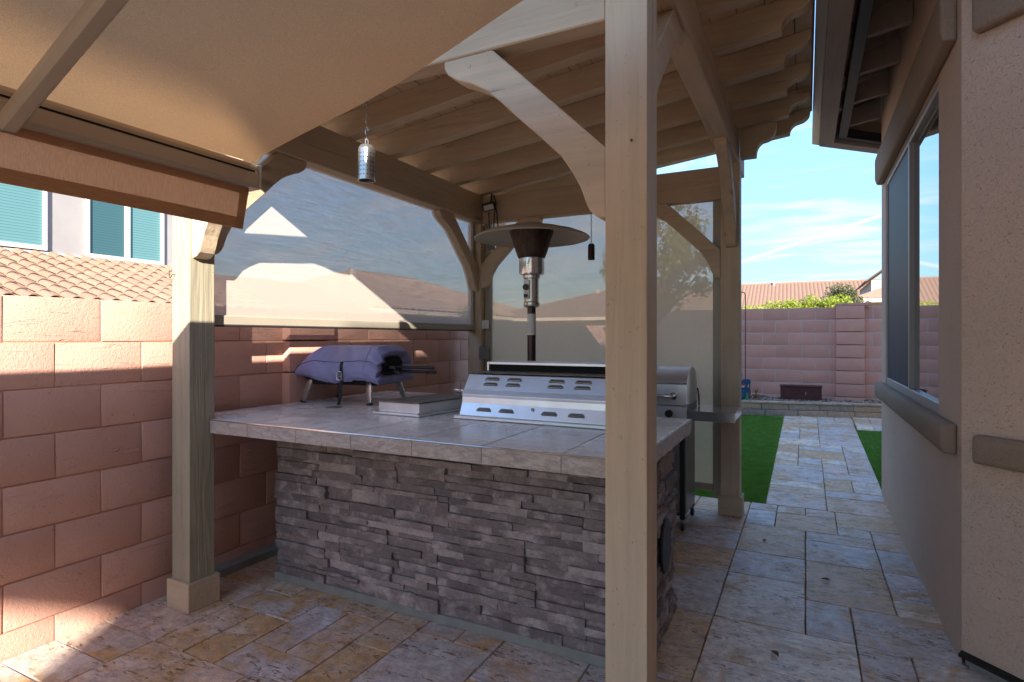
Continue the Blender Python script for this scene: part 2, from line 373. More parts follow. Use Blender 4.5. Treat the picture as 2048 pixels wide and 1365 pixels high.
def mk_screen(name, col, weave_axis, open_):
    m, nt = new_mat(name); p = pos(nt)
    s = [30.] * 3; s[weave_axis] = 5.; s[2] = 420.
    w = noise(nt, vmul(nt, p, tuple(s)), 1., 3., .6); s2 = [420.] * 3; s2[2] = 30.
    w2 = noise(nt, vmul(nt, p, tuple(s2)), 1., 2.)
    d = S(nt, 'ShaderNodeBsdfDiffuse', {'Color': mixc(nt, 1., col, ramp(nt, w, [(.25, .86), (.75, 1.08)]), 'MULTIPLY')})
    t = S(nt, 'ShaderNodeBsdfTranslucent', {'Color': (*col, 1)})
    f = S(nt, 'ShaderNodeMixShader', {0: .28, 1: d, 2: t})
    tr = S(nt, 'ShaderNodeBsdfTransparent', {'Color': (1, 1, 1, 1)})
    fac = math_(nt, 'ADD', math_(nt, 'ADD', math_(nt, 'MULTIPLY', math_(nt, 'SUBTRACT', w, .5), .42), math_(nt, 'MULTIPLY', math_(nt, 'SUBTRACT', w2, .5), .20)), open_, None, True)
    out(nt, S(nt, 'ShaderNodeMixShader', {0: fac, 1: f, 2: tr})); return m
M['screen_y'] = mk_screen('shade_mesh_side', (.62, .54, .47), 1, .15)
M['screen_x'] = mk_screen('shade_mesh_back', (.93, .72, .49), 0, .16)

def mk_cover():
    m, nt = new_mat('violet_grey_cover'); p = pos(nt)
    n = noise(nt, p, 6., 4.); w = noise(nt, p, 420., 2.)
    g = S(nt, 'ShaderNodeNewGeometry'); up_ = S(nt, 'ShaderNodeSeparateXYZ', {0: g.outputs['Normal']}).outputs[2]
    c = mixc(nt, ramp(nt, n, [(.35, 0.), (.7, 1.)]), (.25, .245, .45), (.31, .305, .52))
    nb = bump(nt, math_(nt, 'ADD', w, math_(nt, 'MULTIPLY', noise(nt, p, 22., 3., .5, .6), 1.5)), .2, .006)
    out(nt, pbsdf(nt, c, .62, 0, nb, .35)); return m
M['cover'] = mk_cover()

def mk_rooftile(name, a, b):
    m, nt = new_mat(name); p = rpos(nt, 5.)
    n = noise(nt, p, 6., 4.); n2 = noise(nt, p, 60., 3.)
    c = mixc(nt, ramp(nt, n, [(.3, 0.), (.7, 1.)]), a, b)
    c = mixc(nt, 1., c, ramp(nt, rnd(nt), [(0., .9), (1., 1.06)]), 'MULTIPLY')
    out(nt, pbsdf(nt, c, .8, 0, bump(nt, n2, .2, .005), .25)); return m
M['rooftile'] = mk_rooftile('pink_clay_tile', (.27, .168, .118), (.31, .195, .14))
M['rooftile_far'] = mk_rooftile('salmon_clay_tile', (.22, .132, .092), (.26, .16, .112))
M['rooftile_brown'] = mk_rooftile('brown_clay_tile', (.30, .19, .13), (.35, .23, .16))

def mk_leaf(name, a, b, trans=.4):
    m, nt = new_mat(name); p = pos(nt)
    n = noise(nt, p, 9., 3.)
    c = mixc(nt, ramp(nt, n, [(.3, 0.), (.7, 1.)]), a, b)
    d = pbsdf(nt, c, .5, 0, None, .35); t = S(nt, 'ShaderNodeBsdfTranslucent', {'Color': c})
    out(nt, S(nt, 'ShaderNodeMixShader', {0: trans, 1: d, 2: t})); return m
M['leaf_citrus'] = mk_leaf('citrus_leaf', (.10, .13, .03), (.17, .20, .04))
M['leaf_lime'] = mk_leaf('lime_leaf', (.24, .31, .035), (.36, .40, .055))
M['leaf_olive'] = mk_leaf('olive_leaf', (.075, .10, .04), (.15, .15, .075))
M['leaf_pot'] = mk_leaf('succulent_leaf', (.06, .12, .05), (.1, .17, .08))
M['leaf_dry'] = mk_leaf('dry_leaf', (.12, .06, .03), (.2, .11, .05), .1)
M['grass'] = mk_leaf('turf_blade', (.13, .29, .04), (.21, .40, .07), .35)
M['turf'] = simple('turf_backing', (.06, .13, .03), .9, 0, .5, 40, .4)
M['bark'] = simple('bark', (.14, .10, .07), .9, 0, .4, 30, .6)

def mk_glass(name, tint, rough=.02):
    m, nt = new_mat(name); p = pos(nt); n = noise(nt, p, 1.6, 2.)
    d = pbsdf(nt, tint, rough, 0, bump(nt, n, .004, .02), .9)
    g = S(nt, 'ShaderNodeBsdfGlossy', {'Color': (.92, .94, .97, 1), 'Roughness': rough})
    fr = S(nt, 'ShaderNodeFresnel', {'IOR': 2.1}).outputs[0]
    out(nt, S(nt, 'ShaderNodeMixShader', {0: math_(nt, 'MAXIMUM', fr, .12), 1: d, 2: g})); return m
M['glass'] = mk_glass('window_glass', (.03, .035, .04))
def mk_insect():
    m, nt = new_mat('insect_screen'); p = pos(nt)
    n = noise(nt, vmul(nt, p, (60, 60, 3)), 1., 3.)
    c = mixc(nt, ramp(nt, n, [(.3, 0.), (.7, 1.)]), (.032, .040, .052), (.050, .058, .072))
    out(nt, pbsdf(nt, c, .55, .0, None, .25)); return m
M['insect'] = mk_insect()
def mk_blind(name, a, b):
    m, nt = new_mat(name); p = pos(nt); z = S(nt, 'ShaderNodeSeparateXYZ', {0: p}).outputs[2]
    st = math_(nt, 'FRACT', math_(nt, 'MULTIPLY', z, 1 / .058))
    c = mixc(nt, ramp(nt, st, [(.0, 0.), (.18, 1.), (.85, .75), (1., 0.)]), a, b)
    out(nt, pbsdf(nt, c, .25, 0, None, .5)); return m
M['blind'] = mk_blind('teal_glass_over_blinds', (.05, .12, .14), (.11, .24, .25))
M['blind_dark'] = mk_blind('screened_glass_over_blinds', (.028, .07, .085), (.04, .105, .12))

# ================================================================== ground
g = MB(); g.grid(lambda u, v: (-400 + 800 * u, -400 + 800 * v, -.06), 8, 8)
struct(g.build('ground', M['dirt']))

YS, SL = 5.22, .036                     # the yard rises gently beyond the patio
def gz(y): return 0. if y < YS else SL * (y - YS)

# ---- travertine paving, each paver a piece of its own
CELL = .2032
pav_cache = {}
def paver_mesh(w, d, var):
    key = (round(w, 3), round(d, 3), var)
    if key in pav_cache: return pav_cache[key]
    rr = random.Random(str(key)); hw, hd = w / 2 - .0016, d / 2 - .0016
    def ring(inset, z, jit):
        pts = []
        for (ax, ay, bx, by) in ((-1, -1, 1, -1), (1, -1, 1, 1), (1, 1, -1, 1), (-1, 1, -1, -1)):
            L = (w if ay == by else d); n = max(2, int(L / .11))
            for k in range(n):
                t = k / n; x = (ax + (bx - ax) * t) * (hw - inset); y = (ay + (by - ay) * t) * (hd - inset)
                pts.append((x + rr.uniform(-jit, jit), y + rr.uniform(-jit, jit), z))
        return pts
    a = ring(0, -.03, 0); b = ring(.0005, -.006, .0025); c = ring(.0035, 0, .0022); n = len(a)
    m = MB(); vs = a + b + c; fs = []
    for i in range(n):
        j = (i + 1) % n; fs += [(i, j, n + j, n + i), (n + i, n + j, 2 * n + j, 2 * n + i)]
    fs.append(tuple(range(2 * n, 3 * n)))
    m.add(vs, fs); me = m.mesh('paver', smooth=25); me.materials.append(M['trav'])
    pav_cache[key] = me; return me
def pave(parent, x0, x1, y0, y1, seed, skip=None, zf=lambda y: 0., slope=0.):
    rr = random.Random(seed); nx = int(round((x1 - x0) / CELL)); ny = int(round((y1 - y0) / CELL)); occ = set()
    cw = (x1 - x0) / nx; cd = (y1 - y0) / ny
    for j in range(ny):
        for i in range(nx):
            if (i, j) in occ: continue
            opts = [(3, 2), (2, 3), (2, 2), (2, 1), (1, 2), (2, 1), (2, 2), (1, 1), (1, 2), (3, 2)]; rr.shuffle(opts)
            for (a, b) in opts + [(1, 1)]:
                if i + a <= nx and j + b <= ny and all((i + p, j + q) not in occ for p in range(a) for q in range(b)): break
            for p in range(a):
                for q in range(b): occ.add((i + p, j + q))
            px, py = x0 + (i + a / 2) * cw, y0 + (j + b / 2) * cd
            if skip and skip(px, py, a * cw / 2, b * cd / 2): continue
            link('paver', paver_mesh(a * cw, b * cd, rr.randrange(3)), None, parent, (px, py, zf(py) + rr.uniform(-.0012, .0012)),
                 (slope + rr.uniform(-.002, .002), rr.uniform(-.002, .002), 0 if slope else rr.choice([0, math.pi])))
patio = MB().box(-3.2, .9, .0, YS, -.05, -.012).build('patio', M['joint']); struct(patio)
def under(px, py, hx, hy):
    if px - hx > -2.55 and px + hx < (-.66 if py < 2.9 else -1.35) and py - hy > 2.40 and py + hy < 5.2: return True
    if px + hx < -2.6 and py - hy > 2.5: return True
    if px - hx > .62 and py - hy > 2.6: return True
    if py + hy < 1.9 and px + hx > -.75 and px - hx < -.3 and py + hy < 1.4: return False
    return False
pave(patio, -3.05, -3.05 + 19 * CELL, .80, .80 + CELL * 21.75, 5, under)
path = MB(); path.grid(lambda u, v: (-.30 + .90 * u, YS + 5.6 * v, gz(YS + 5.6 * v) - .010), 1, 20); path = struct(path.build('garden_path', M['joint']))
pave(path, -.30, .60, YS + .004, 10.35, 11, None, lambda y: gz(y) - .0, math.atan(SL))
pave(path, .62, 1.43, 9.0, 10.35, 12, None, lambda y: gz(y) - .001, math.atan(SL))

# ---- artificial turf (nobody could count it)
def turf(name, x0, x1, y0, y1, dense, label):
    base_ = MB(); base_.grid(lambda u, v: (x0 + (x1 - x0) * u, y0 + (y1 - y0) * v, gz(y0 + (y1 - y0) * v) - .014), 2, 12)
    b = base_.build(name, M['turf']); b['kind'] = 'stuff'; b['label'] = label; b['category'] = 'turf'
    rr = random.Random(name); m = MB()
    for (ax, bx, cnt) in dense:
        for _ in range(cnt):
            x = rr.uniform(ax, bx); y = y0 + (y1 - y0) * rr.random() ** 1.35; z = gz(y) - .014
            a = rr.uniform(0, 6.283); w = rr.uniform(.0018, .0032) * (1 + .18 * (y - 5)); h = rr.uniform(.018, .034)
            lx, ly = rr.gauss(0, .010), rr.gauss(0, .010); c_, s_ = math.cos(a) * w, math.sin(a) * w
            k = len(m.v); m.v += [(x - c_, y - s_, z), (x + c_, y + s_, z), (x + lx, y + ly, z + h)]; m.f.append((k, k + 1, k + 2))
    m.build('grass_blades', M['grass'], b, fix=False)['kind'] = 'stuff'
    return b
turf('lawn', -3.0, -.302, YS, 9.75, [(-1.5, -.302, 95000), (-3.0, -1.5, 9000)], 'bright green artificial lawn left of the travertine path behind the shade screen')
turf('grass_strip', .602, 1.5, 5.3, 9.0, [(.602, 1.1, 26000)], 'narrow strip of green artificial grass between the path and the house wall')

# ================================================================== block walls
def block_meshes(name, L, H, D, mat, axis, n=3):
    res = []
    for k in range(n):
        rr = random.Random(name + str(k)); m = MB()
        hx, hy, hz = (D / 2, L / 2, H / 2) if axis == 'y' else (L / 2, D / 2, H / 2)
        m.box(-hx, hx, -hy, hy, -hz, hz)
        m.v = [(x + rr.uniform(-.0025, .0025), y + rr.uniform(-.002, .002), z + rr.uniform(-.002, .002)) for x, y, z in m.v]
        me = m.mesh(name, bevel=.0045, seg=2, smooth=40); me.materials.append(mat); res.append(me)
    return res
# left wall, running away from the camera along +y
WX, CH, BL, WTOP = -3.05, .2073, .385, 1.565
lw = thing('block_wall', (WX, 5, 0), 'long terracotta painted block wall beside the counter, with shadowed lower courses', 'wall')
MB().box(WX - .15, WX - .0055, -.9, 11.0, -.1, WTOP - .012).build('mortar_bed', M['mortar'], lw)
bm_full = block_meshes('block', BL - .006, CH - .006, .17, M['block'], 'y')
half_cache = {}
rr = random.Random(3)
Y0, Y1 = .05, 10.98
for c in range(8):
    zc_ = WTOP - CH * (c + .5); off = 1.208 - 4 * BL + (BL / 2 if c % 2 else 0); y = off
    while y < Y1:
        a, b = max(y, Y0), min(y + BL, Y1)
        if b - a > .04:
            if b - a > BL - .01: me = rr.choice(bm_full)
            else:
                key = round(b - a, 2)
                if key not in half_cache: half_cache[key] = block_meshes('block', b - a - .006, CH - .006, .17, M['block'], 'y', 1)[0]
                me = half_cache[key]
            hidden = b > 6.2 and c > 4
            if not hidden:
                link('block', me, None, lw, (WX - .085 + rr.uniform(-.0012, .0012), (a + b) / 2, zc_), (0, rr.choice([0, math.pi]), 0))
        y += BL
MB().box(WX - .165, WX - .004, 6.2, 10.98, 0, WTOP - 5 * CH).build('lower_courses', M['block'], lw)
# pier standing proud of the left wall
pm = block_meshes('pier_block', .405, CH - .009, .20, M['block'], 'y', 2)
for c in range(8): link('pier_block', rr.choice(pm), None, lw, (WX - .035, 2.885, WTOP - CH * (c + .5)))
MB().box(WX - .1, WX + .022, 2.64, 3.13, 0, .10).build('footing_strip', M['footing'], lw, bevel=.01)
MB().box(WX - .02, WX + .06, 1.99, 2.66, -.02, .055).build('footing_strip', M['footing'], lw, bevel=.012)

# back wall, across the end of the yard
BY, BCH, BBL, BTOP = 11.0, .2135, .412, 1.885
bw = thing('block_wall', (0, BY, 0), 'rose brown unpainted block wall with pale mortar lines across the back of the yard', 'wall')
MB().box(-3.15, 2.6, BY + .004, BY + .16, .1, BTOP - .006).build('mortar_bed', M['mortar_back'], bw)
bb = block_meshes('block', BBL - .013, BCH - .014, .17, M['block_back'], 'x')
hc = {}
for c in range(8):
    zc_ = BTOP - BCH * (c + .5); x = -3.05 - (BBL / 2 if c % 2 else 0) - .10
    while x < 1.9:
        a, b = max(x, -3.05), min(x + BBL, 1.9)
        if b - a > .05:
            if b - a > BBL - .01: me = rr.choice(bb)
            else:
                key = round(b - a, 2)
                if key not in hc: hc[key] = block_meshes('block', b - a - .013, BCH - .014, .17, M['block_back'], 'x', 1)[0]
                me = hc[key]
            link('block', me, None, bw, ((a + b) / 2, BY + .085 + rr.uniform(-.002, .002), zc_), (0, 0, rr.choice([0, math.pi])))
        x += BBL
bp = block_meshes('pier_block', .40, BCH - .011, .30, M['block_back'], 'x', 2)
for px_ in (.645,):
    for c in range(8): link('pier_block', rr.choice(bp), None, bw, (px_, BY + .06, BTOP + .01 - BCH * (c + .5)))
    MB().box(px_ - .21, px_ + .30, BY - .085, BY + .2, BTOP + .008, BTOP + .055).build('pier_cap', M['block_back'], bw, bevel=.006)

# ================================================================== pergola
PX0, PX1 = (-2.90, -2.76), (-.595, -.455)
PY0, PY1 = (1.85, 1.99), (4.76, 4.90)
RS = .113                                       # roof rise per metre towards the house
def rz(x): return 2.735 + RS * (x + 2.76)       # underside of the rafters
pg = thing('pergola', (-1.7, 3.4, 0), 'taupe painted timber pergola with curved braces and scalloped rafter tails over the stone counter', 'pergola')
def post(xr, yr, top, mat, cap=.018):
    p = MB().box(xr[0], xr[1], yr[0], yr[1], 0, top).build('post', mat, pg, bevel=.005, seg=2)
    b = MB()
    t = .019; x0, x1, y0, y1, h0 = xr[0] - cap, xr[1] + cap, yr[0] - cap, yr[1] + cap, .145
    b.box(x0, x1, y0, y0 + t, .0, h0); b.box(x0, x1, y1 - t, y1, .0, h0); b.box(x0, x0 + t, y0 + t, y1 - t, .0, h0 - .002); b.box(x1 - t, x1, y0 + t, y1 - t, .0, h0 - .002)
    b.build('post_base', M['wood_x'], p, bevel=.003)
    return p
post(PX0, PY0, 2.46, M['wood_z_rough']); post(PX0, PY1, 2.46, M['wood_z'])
fp = post(PX1, PY0, 2.735, M['wood_z']); post(PX1, PY1, 2.735, M['wood_z'])
# beams
m = MB(); m.prism([(PX0[0], 2.44), (PX1[0] - .001, 2.44), (PX1[0] - .001, rz(PX1[0]) + .155), (PX0[0], rz(PX0[0]) + .155)], lambda p, q, a: (p, a, q), 1.858, 1.947); m.build('front_beam', M['wood_x'], pg, bevel=.005)
MB().box(PX0[1] + .002, PX1[0] - .001, 4.79, 4.88, 2.47, 2.725).build('back_beam', M['wood_x'], pg, bevel=.005)
MB().box(PX0[0] + .012, PX0[1] - .002, 1.952, 5.28, 2.475, 2.733).build('side_beam', M['wood_y'], pg, bevel=.005)
MB().box(PX1[0] + .012, PX1[1] - .012, 1.55, 5.28, 2.735, 2.968).build('side_beam', M['wood_y'], pg, bevel=.005)
# curved braces (a = out from the post, b = down from the beam)
BR = [(.645, 0), (.645, .025), (.63, .052), (.585, .083), (.523, .108), (.456, .147), (.40, .197), (.349, .249), (.247, .346), (.19, .402), (.161, .43), (.117, .497), (.089, .548), (.067, .609), (.055, .633), (.031, .654), (0, .660), (0, .425), (.434, 0)]
def brace(dirx, diry, ox, oy, oz, wid, mat, k=1.):
    m = MB()
    if dirx: m.prism(BR, lambda p, q, a: (ox + dirx * p * k, a, oz - q * k), oy - wid / 2, oy + wid / 2)
    else: m.prism(BR, lambda p, q, a: (a, oy + diry * p * k, oz - q * k), ox - wid / 2, ox + wid / 2)
    return m.build('brace', mat, pg, bevel=.004)
brace(1, 0, PX0[1] + .001, 1.905, 2.439, .088, M['wood_x']); brace(-1, 0, PX1[0] - .001, 1.905, 2.439, .088, M['wood_x'])
brace(1, 0, PX0[1] + .001, 4.80, 2.469, .088, M['wood_x'], .95); brace(-1, 0, PX1[0] - .001, 4.80, 2.469, .088, M['wood_x'], .95)
brace(0, 1, -2.825, PY0[1] + .001, 2.474, .088, M['wood_y']); brace(0, -1, -2.825, PY1[0] - .001, 2.474, .088, M['wood_y'])
brace(0, 1, -.525, PY0[1] + .001, 2.734, .080, M['wood_y']); brace(0, -1, -.515, PY1[0] - .001, 2.734, .080, M['wood_y'])
# rafters with ogee tails
TAILX = .03; RD = .165
def tail_profile(x_step, x_tip, z0, d, n=7):
    """lower outline from the flat underside up to the tip: notch, cove, then a round nose"""
    pts = [(x_step, z0), (x_step, z0 + .012)]
    w = x_tip - x_step
    for i in range(1, n + 1):
        t = i / n * math.pi / 2; pts.append((x_step + w * .46 * (1 - math.cos(t)) + .0, z0 + .012 + d * .38 * math.sin(t)))
    for i in range(1, n + 1):
        t = i / n * math.pi / 2; pts.append((x_step + w * (.46 + .54 * math.sin(t)), z0 + .012 + d * .38 + d * .36 * (1 - math.cos(t))))
    return pts
for k in range(8):
    y = 2.09 + .443 * k
    lo = [(x, z) for x, z in tail_profile(-.115, TAILX, 0, RD)]
    outl = [(-3.12, 0.)] + lo + [(TAILX, RD), (-3.12, RD)]
    m = MB(); m.prism(outl, lambda p, q, a: (p, a, rz(p) + q), y, y + .085)
    m.build('rafter', M['wood_x'], pg, bevel=.003)
# tail of the top plate on the back right post
lo = tail_profile(-.34, -.20, 2.77, .26)
m = MB(); m.prism([(PX1[1] + .001, 2.77)] + lo + [(-.20, 3.012), (PX1[1] + .001, 2.985)], lambda p, q, a: (p, a, q), 4.785, 4.875); m.build('plate_tail', M['wood_x'], pg, bevel=.003)
# deck boards on the rafters, laid along y
x = -3.14; i = 0
while x < .03:
    w = .139; x1 = min(x + w, .035)
    m = MB(); m.prism([(x + .002, 0), (x1 - .002, 0), (x1 - .002, .019), (x + .002, .019)], lambda p, q, a: (p, a, rz(p) + RD + .0005 + q), 1.62, 5.33)
    m.build('deck_board', M['wood_y'], pg, bevel=.002); x += w + .001; i += 1
m = MB(); m.prism([(-3.16, .022), (.045, .022), (.045, .05), (-3.16, .05)], lambda p, q, a: (p, a, rz(p) + RD + q), 1.60, 5.35); m.build('roofing', M['rooftile_brown'], pg)
for (x, y, z, ax) in ((-.66, 1.861, 1.90, 'y'), (-1.13, 1.861, 2.40, 'y'), (-.66, 1.861, 1.97, 'y'), (-.70, 1.858, 2.52, 'y'), (-.525, 4.10, 2.70, 'y'), (-.515, 4.64, 2.16, 'y'), (-2.825, 4.64, 1.90, 'y'), (-.545, 1.85, 1.05, 'y'), (-.50, 4.76, 1.30, 'y'), (-2.79, 4.76, 1.62, 'y')):
    m = MB(); m.tube([(x, y + .004, z), (x, y - .0012, z)], .0085, 12); m.build('screw_plug', M['wood_z'], pg, bevel=.0006)
# hook eye on the front left post
hk = MB(); hk.tube([(-2.872, 1.852, 1.70), (-2.872, 1.835, 1.70), (-2.875, 1.83, 1.69), (-2.885, 1.83, 1.682), (-2.893, 1.83, 1.692), (-2.892, 1.83, 1.71), (-2.885, 1.83, 1.718)], .0022, 6)
hk.build('hook', M['cable'], pg)
nl = MB().tube([(-.505, 1.8485, 2.02), (-.505, 1.843, 2.02)], .004, 8); nl.build('nail', M['leaf_dry'], pg)

# ================================================================== shade screens
SX = -2.843
s1 = thing('shade_screen', (SX, 3.4, 1.45), 'beige mesh shade lowered above the left block wall, catching bright patches of sun', 'shade screen')
m = MB(); m.grid(lambda u, v: (SX + .004 * math.sin(7 * v + 3 * u) * math.sin(math.pi * u), 1.992 + 2.766 * u, 1.49 + .985 * v), 40, 16); m.build('mesh_panel', M['screen_y'], s1, smooth='all', fix=False)
MB().box(SX - .018, SX + .018, 1.995, 4.745, 1.445, 1.50).build('hem_bar', M['alu_tan'], s1, bevel=.006)
MB().box(SX - .012, SX + .012, 1.995, 4.745, 1.437, 1.445).build('rubber_seal', M['black'], s1)
for y in (1.992, 4.728): MB().box(SX - .03, SX + .022, y, y + .03, 1.42, 2.474).build('side_track', M['alu_tan'], s1, bevel=.003)
SY = 4.868
s2 = thing('shade_screen', (-1.7, SY, .1), 'tan mesh shade lowered at the back of the pergola behind the patio heater', 'shade screen')
def bs(u, v):
    x = -2.69 + 2.03 * u; z = .20 + 2.27 * v
    return (x, SY + .006 * math.sin(9 * u + 4 * v) * (1 - v) + .003 * math.sin(31 * u) * max(0, .5 - v), z)
m = MB(); m.grid(bs, 50, 30); m.build('mesh_panel', M['screen_x'], s2, smooth='all', fix=False)
MB().box(-2.685, -.665, SY - .018, SY + .018, .15, .205).build('hem_bar', M['alu_tan'], s2, bevel=.006)
for x in (-2.757, -.662): MB().box(x, x + .064, SY - .035, SY + .022, .10, 2.468).build('side_track', M['alu_tan'], s2, bevel=.004)

# ================================================================== awning
AX, AZ, AS = -1.955, 2.066, .286
AY0, AY1 = -1.6, 1.568
aw = thing('awning', (AX, 0, 1.83), 'brown canvas retractable awning with drooping valance and pale folding arm overhead', 'awning')
def az(x): return AZ + AS * (x - AX)
def fab(u, v):
    x = AX + 3.235 * u; y = AY0 + (AY1 - AY0) * v
    e = max(0, (v - .88) / .12)
    z = az(x) - .035 * math.sin(math.pi * u) * (1 - .2 * v) + .010 * e * math.sin(18 * u + .6) * (1 - u * .5)
    return (x, y + .012 * e * math.sin(11 * u), z)
m = MB(); m.grid(fab, 60, 40); m.build('canvas', M['awning'], aw, smooth='all', fix=False)
bar = [(AX + .012, az(AX) - .012), (AX + .012, az(AX) - .03), (AX + .020, az(AX) - .036), (AX + .020, az(AX) - .085), (AX + .012, az(AX) - .096), (AX - .045, az(AX) - .096), (AX - .06, az(AX) - .07), (AX - .06, az(AX) - .01), (AX - .04, az(AX) + .004), (AX, az(AX) + .004)]
m = MB(); m.prism(bar, lambda p, q, a: (p, a, q), AY0, AY1 + .02); fb = m.build('front_bar', M['arm_tan'], aw, bevel=.003)
m = MB(); m.prism([(p * 1.0, q) for p, q in [(AX + .024, az(AX) - .002), (AX + .024, az(AX) - .098), (AX - .064, az(AX) - .1), (AX - .066, az(AX) + .006)]], lambda p, q, a: (p, a, q), AY1 + .0205, AY1 + .032); m.build('end_cap', M['arm_tan'], fb, bevel=.004)
MB().box(AX + .0125, AX + .021, AY0, AY1, az(AX) - .036, az(AX) - .030).build('slot', M['void'], fb)
def val(u, v):
    y = AY0 + (AY1 + .0 - AY0) * u
    z = az(AX) - .094 - .165 * v
    return (AX - .018 + .006 * math.sin(5 * y + 2 * v) * v - .012 * v, y - .02 * v * max(0, u - .97) / .03, z)
m = MB(); m.grid(val, 60, 8); vl = m.build('valance', M['valance'], aw, smooth='all', fix=False)
def strip(v0, v1, dx):
    q = MB(); q.grid(lambda u, v: (val(u, v0 + (v1 - v0) * v)[0] + dx, val(u, v0)[1], val(u, v0 + (v1 - v0) * v)[2]), 60, 2); return q.build('binding', M['binding'], vl, smooth='all', fix=False)
strip(.0, .17, .003); strip(.74, 1.0, .003)
q = MB(); q.grid(lambda u, v: (val(.987 + .013 * u, v)[0] + .0045, val(.987 + .013 * u, v)[1], val(.9, v)[2]), 2, 8); q.build('binding', M['binding'], vl, fix=False)
# folding arm under the canvas
def arm(y0, y1, x0, x1):
    p0 = Vector((x0, y0, az(x0) - .115)); p1 = Vector((x1, y1, az(x1) - .135)); d = (p1 - p0).normalized(); up_v = Vector((-AS, 0, 1)).normalized(); sd = d.cross(up_v).normalized(); upn = sd.cross(d)
    sec = [(-.026, -.010), (-.015, -.023), (.015, -.023), (.026, -.010), (.026, .010), (.015, .023), (-.015, .023), (-.026, .010)]
    m = MB(); m.prism(sec, lambda a, b, t: tuple(p0 + (p1 - p0) * t + sd * a + upn * b), 0, 1); a_ = m.build('arm', M['arm_tan'], aw, bevel=.004, seg=2)
    k = MB(); k.prism(sec, lambda a, b, t: tuple(p0 - d * .012 + d * .012 * t + sd * a * .9 + upn * b * .9), 0, 1); k.build('arm_joint', M['grey_plastic'], a_)
    return p1
e = arm(.775, .66, -1.93, -.7); arm(.62, -.5, -.69, 1.2); arm(-.95, -.85, -1.93, -.7)
MB().box(1.16, 1.297, AY0 - .05, AY1 + .05, az(1.27) - .08, az(1.27) + .08).build('cassette', M['arm_tan'], aw, bevel=.01)

# ================================================================== counter
CZ, CT = .955, .068
CX0, CX1, CY0, CY1 = -2.752, -.53, 1.955, 3.10
ct = thing('kitchen_counter', (-1.7, 2.7, 0), 'outdoor kitchen counter clad in dark stacked ledge stone with a grey tiled top', 'counter')
BX0, BX1, BY0, BY1 = -2.69, -.615, 2.345, 2.99
MB().box(BX0, BX1, BY0, BY1, 0, CZ - CT - .004).build('core', M['stone_mortar'], ct)
MB().box(BX0 - .012, BX1 + .012, BY0 - .028, BY0 - .0005, 0, .045).build('plinth', M['footing'], ct, bevel=.004)
# ledge stones
def stone(w, h, dep, seed):
    rr = random.Random(seed); nu, nv = max(2, min(9, int(w / .035))), max(2, min(3, int(h / .016)))
    def fn(u, v):
        e = 4 * min(u, 1 - u) ; edge = 1 if (0 < u < 1 and 0 < v < 1) else 0
        return (u * w, -dep - (rr.uniform(-.006, .010) if edge else rr.uniform(-.008, .003)), v * h)
    m = MB(); vs = [fn(i / nu, j / nv) for j in range(nv + 1) for i in range(nu + 1)]
    ring = [j for j in range(nu + 1)] + [(k + 1) * (nu + 1) - 1 for k in range(1, nv + 1)] + [nv * (nu + 1) + i for i in range(nu - 1, -1, -1)] + [k * (nu + 1) for k in range(nv - 1, 0, -1)]
    fs = [(j * (nu + 1) + i, j * (nu + 1) + i + 1, (j + 1) * (nu + 1) + i + 1, (j + 1) * (nu + 1) + i) for j in range(nv) for i in range(nu)]
    n0 = len(vs); vs += [(vs[k][0], .0, vs[k][2]) for k in ring]; n = len(ring)
    fs += [(ring[i], n0 + i, n0 + (i + 1) % n, ring[(i + 1) % n]) for i in range(n)]
    m.add(vs, fs); return m.mesh('stone', smooth=50)
def ledge(u0, u1, z0, z1, place, seed):
    rr = random.Random(seed); z = z0
    panel_h = .142
    while z < z1 - .01:
        ph = min(panel_h, z1 - z)
        u = u0 - rr.uniform(0, .3)
        while u < u1:                                   # panels about half a metre long, each split into small stones
            pw = rr.uniform(.45, .75); a0, a1 = max(u, u0), min(u + pw, u1); rows = rr.choice([3, 4, 4, 3])
            if a1 - a0 < .03: u += pw; continue
            cuts = [0] + sorted(rr.uniform(.18, .82) for _ in range(rows - 1)) + [1]
            if any(cuts[i + 1] - cuts[i] < .14 for i in range(rows)): cuts = [i / rows for i in range(rows + 1)]
            for i in range(rows):
                h0, h1 = z + ph * cuts[i], z + ph * cuts[i + 1]; s = a0
                while s < a1 - .001:
                    w = rr.uniform(.13, .42) if h1 - h0 < .05 else rr.uniform(.10, .30)
                    e_ = min(s + w, a1)
                    if a1 - e_ < .05: e_ = a1
                    dep = rr.uniform(.012, .036)
                    me = stone(e_ - s - .0015, h1 - h0 - .0015, dep, rr.random())
                    place(me, s, h0); s = e_
            u += pw
        z += ph
def front_place(me, s, z): link('stone', me, M['stone'], ct, (s, BY0, z))
def side_place(me, s, z): link('stone', me, M['stone'], ct, (BX1, s, z), (0, 0, R(90)))
ledge(BX0, BX1, .045, CZ - CT - .006, front_place, 21)
ledge(BY0 - .03, BY1, .0, CZ - CT - .006, side_place, 22)
# slab with an extension along the wall that ends in a rounded corner
top_bed = MB()
EX = -2.985
outline = [(CX0, CY0 + .01), (CX1 - .008, CY0 + .01), (CX1 - .008, CY1 - .006), (-2.28, CY1 - .006)]
for i in range(9):
    t = i / 8 * math.pi / 2; outline.append((-2.48 + .2 * math.cos(t), 3.45 + .2 * math.sin(t)))
outline += [(EX, 3.65), (EX, 2.01), (CX0, 2.01)]
top_bed.prism(outline, lambda p, q, a: (p, q, a), CZ - CT, CZ - .008); top_bed.build('slab', M['grout'], ct)
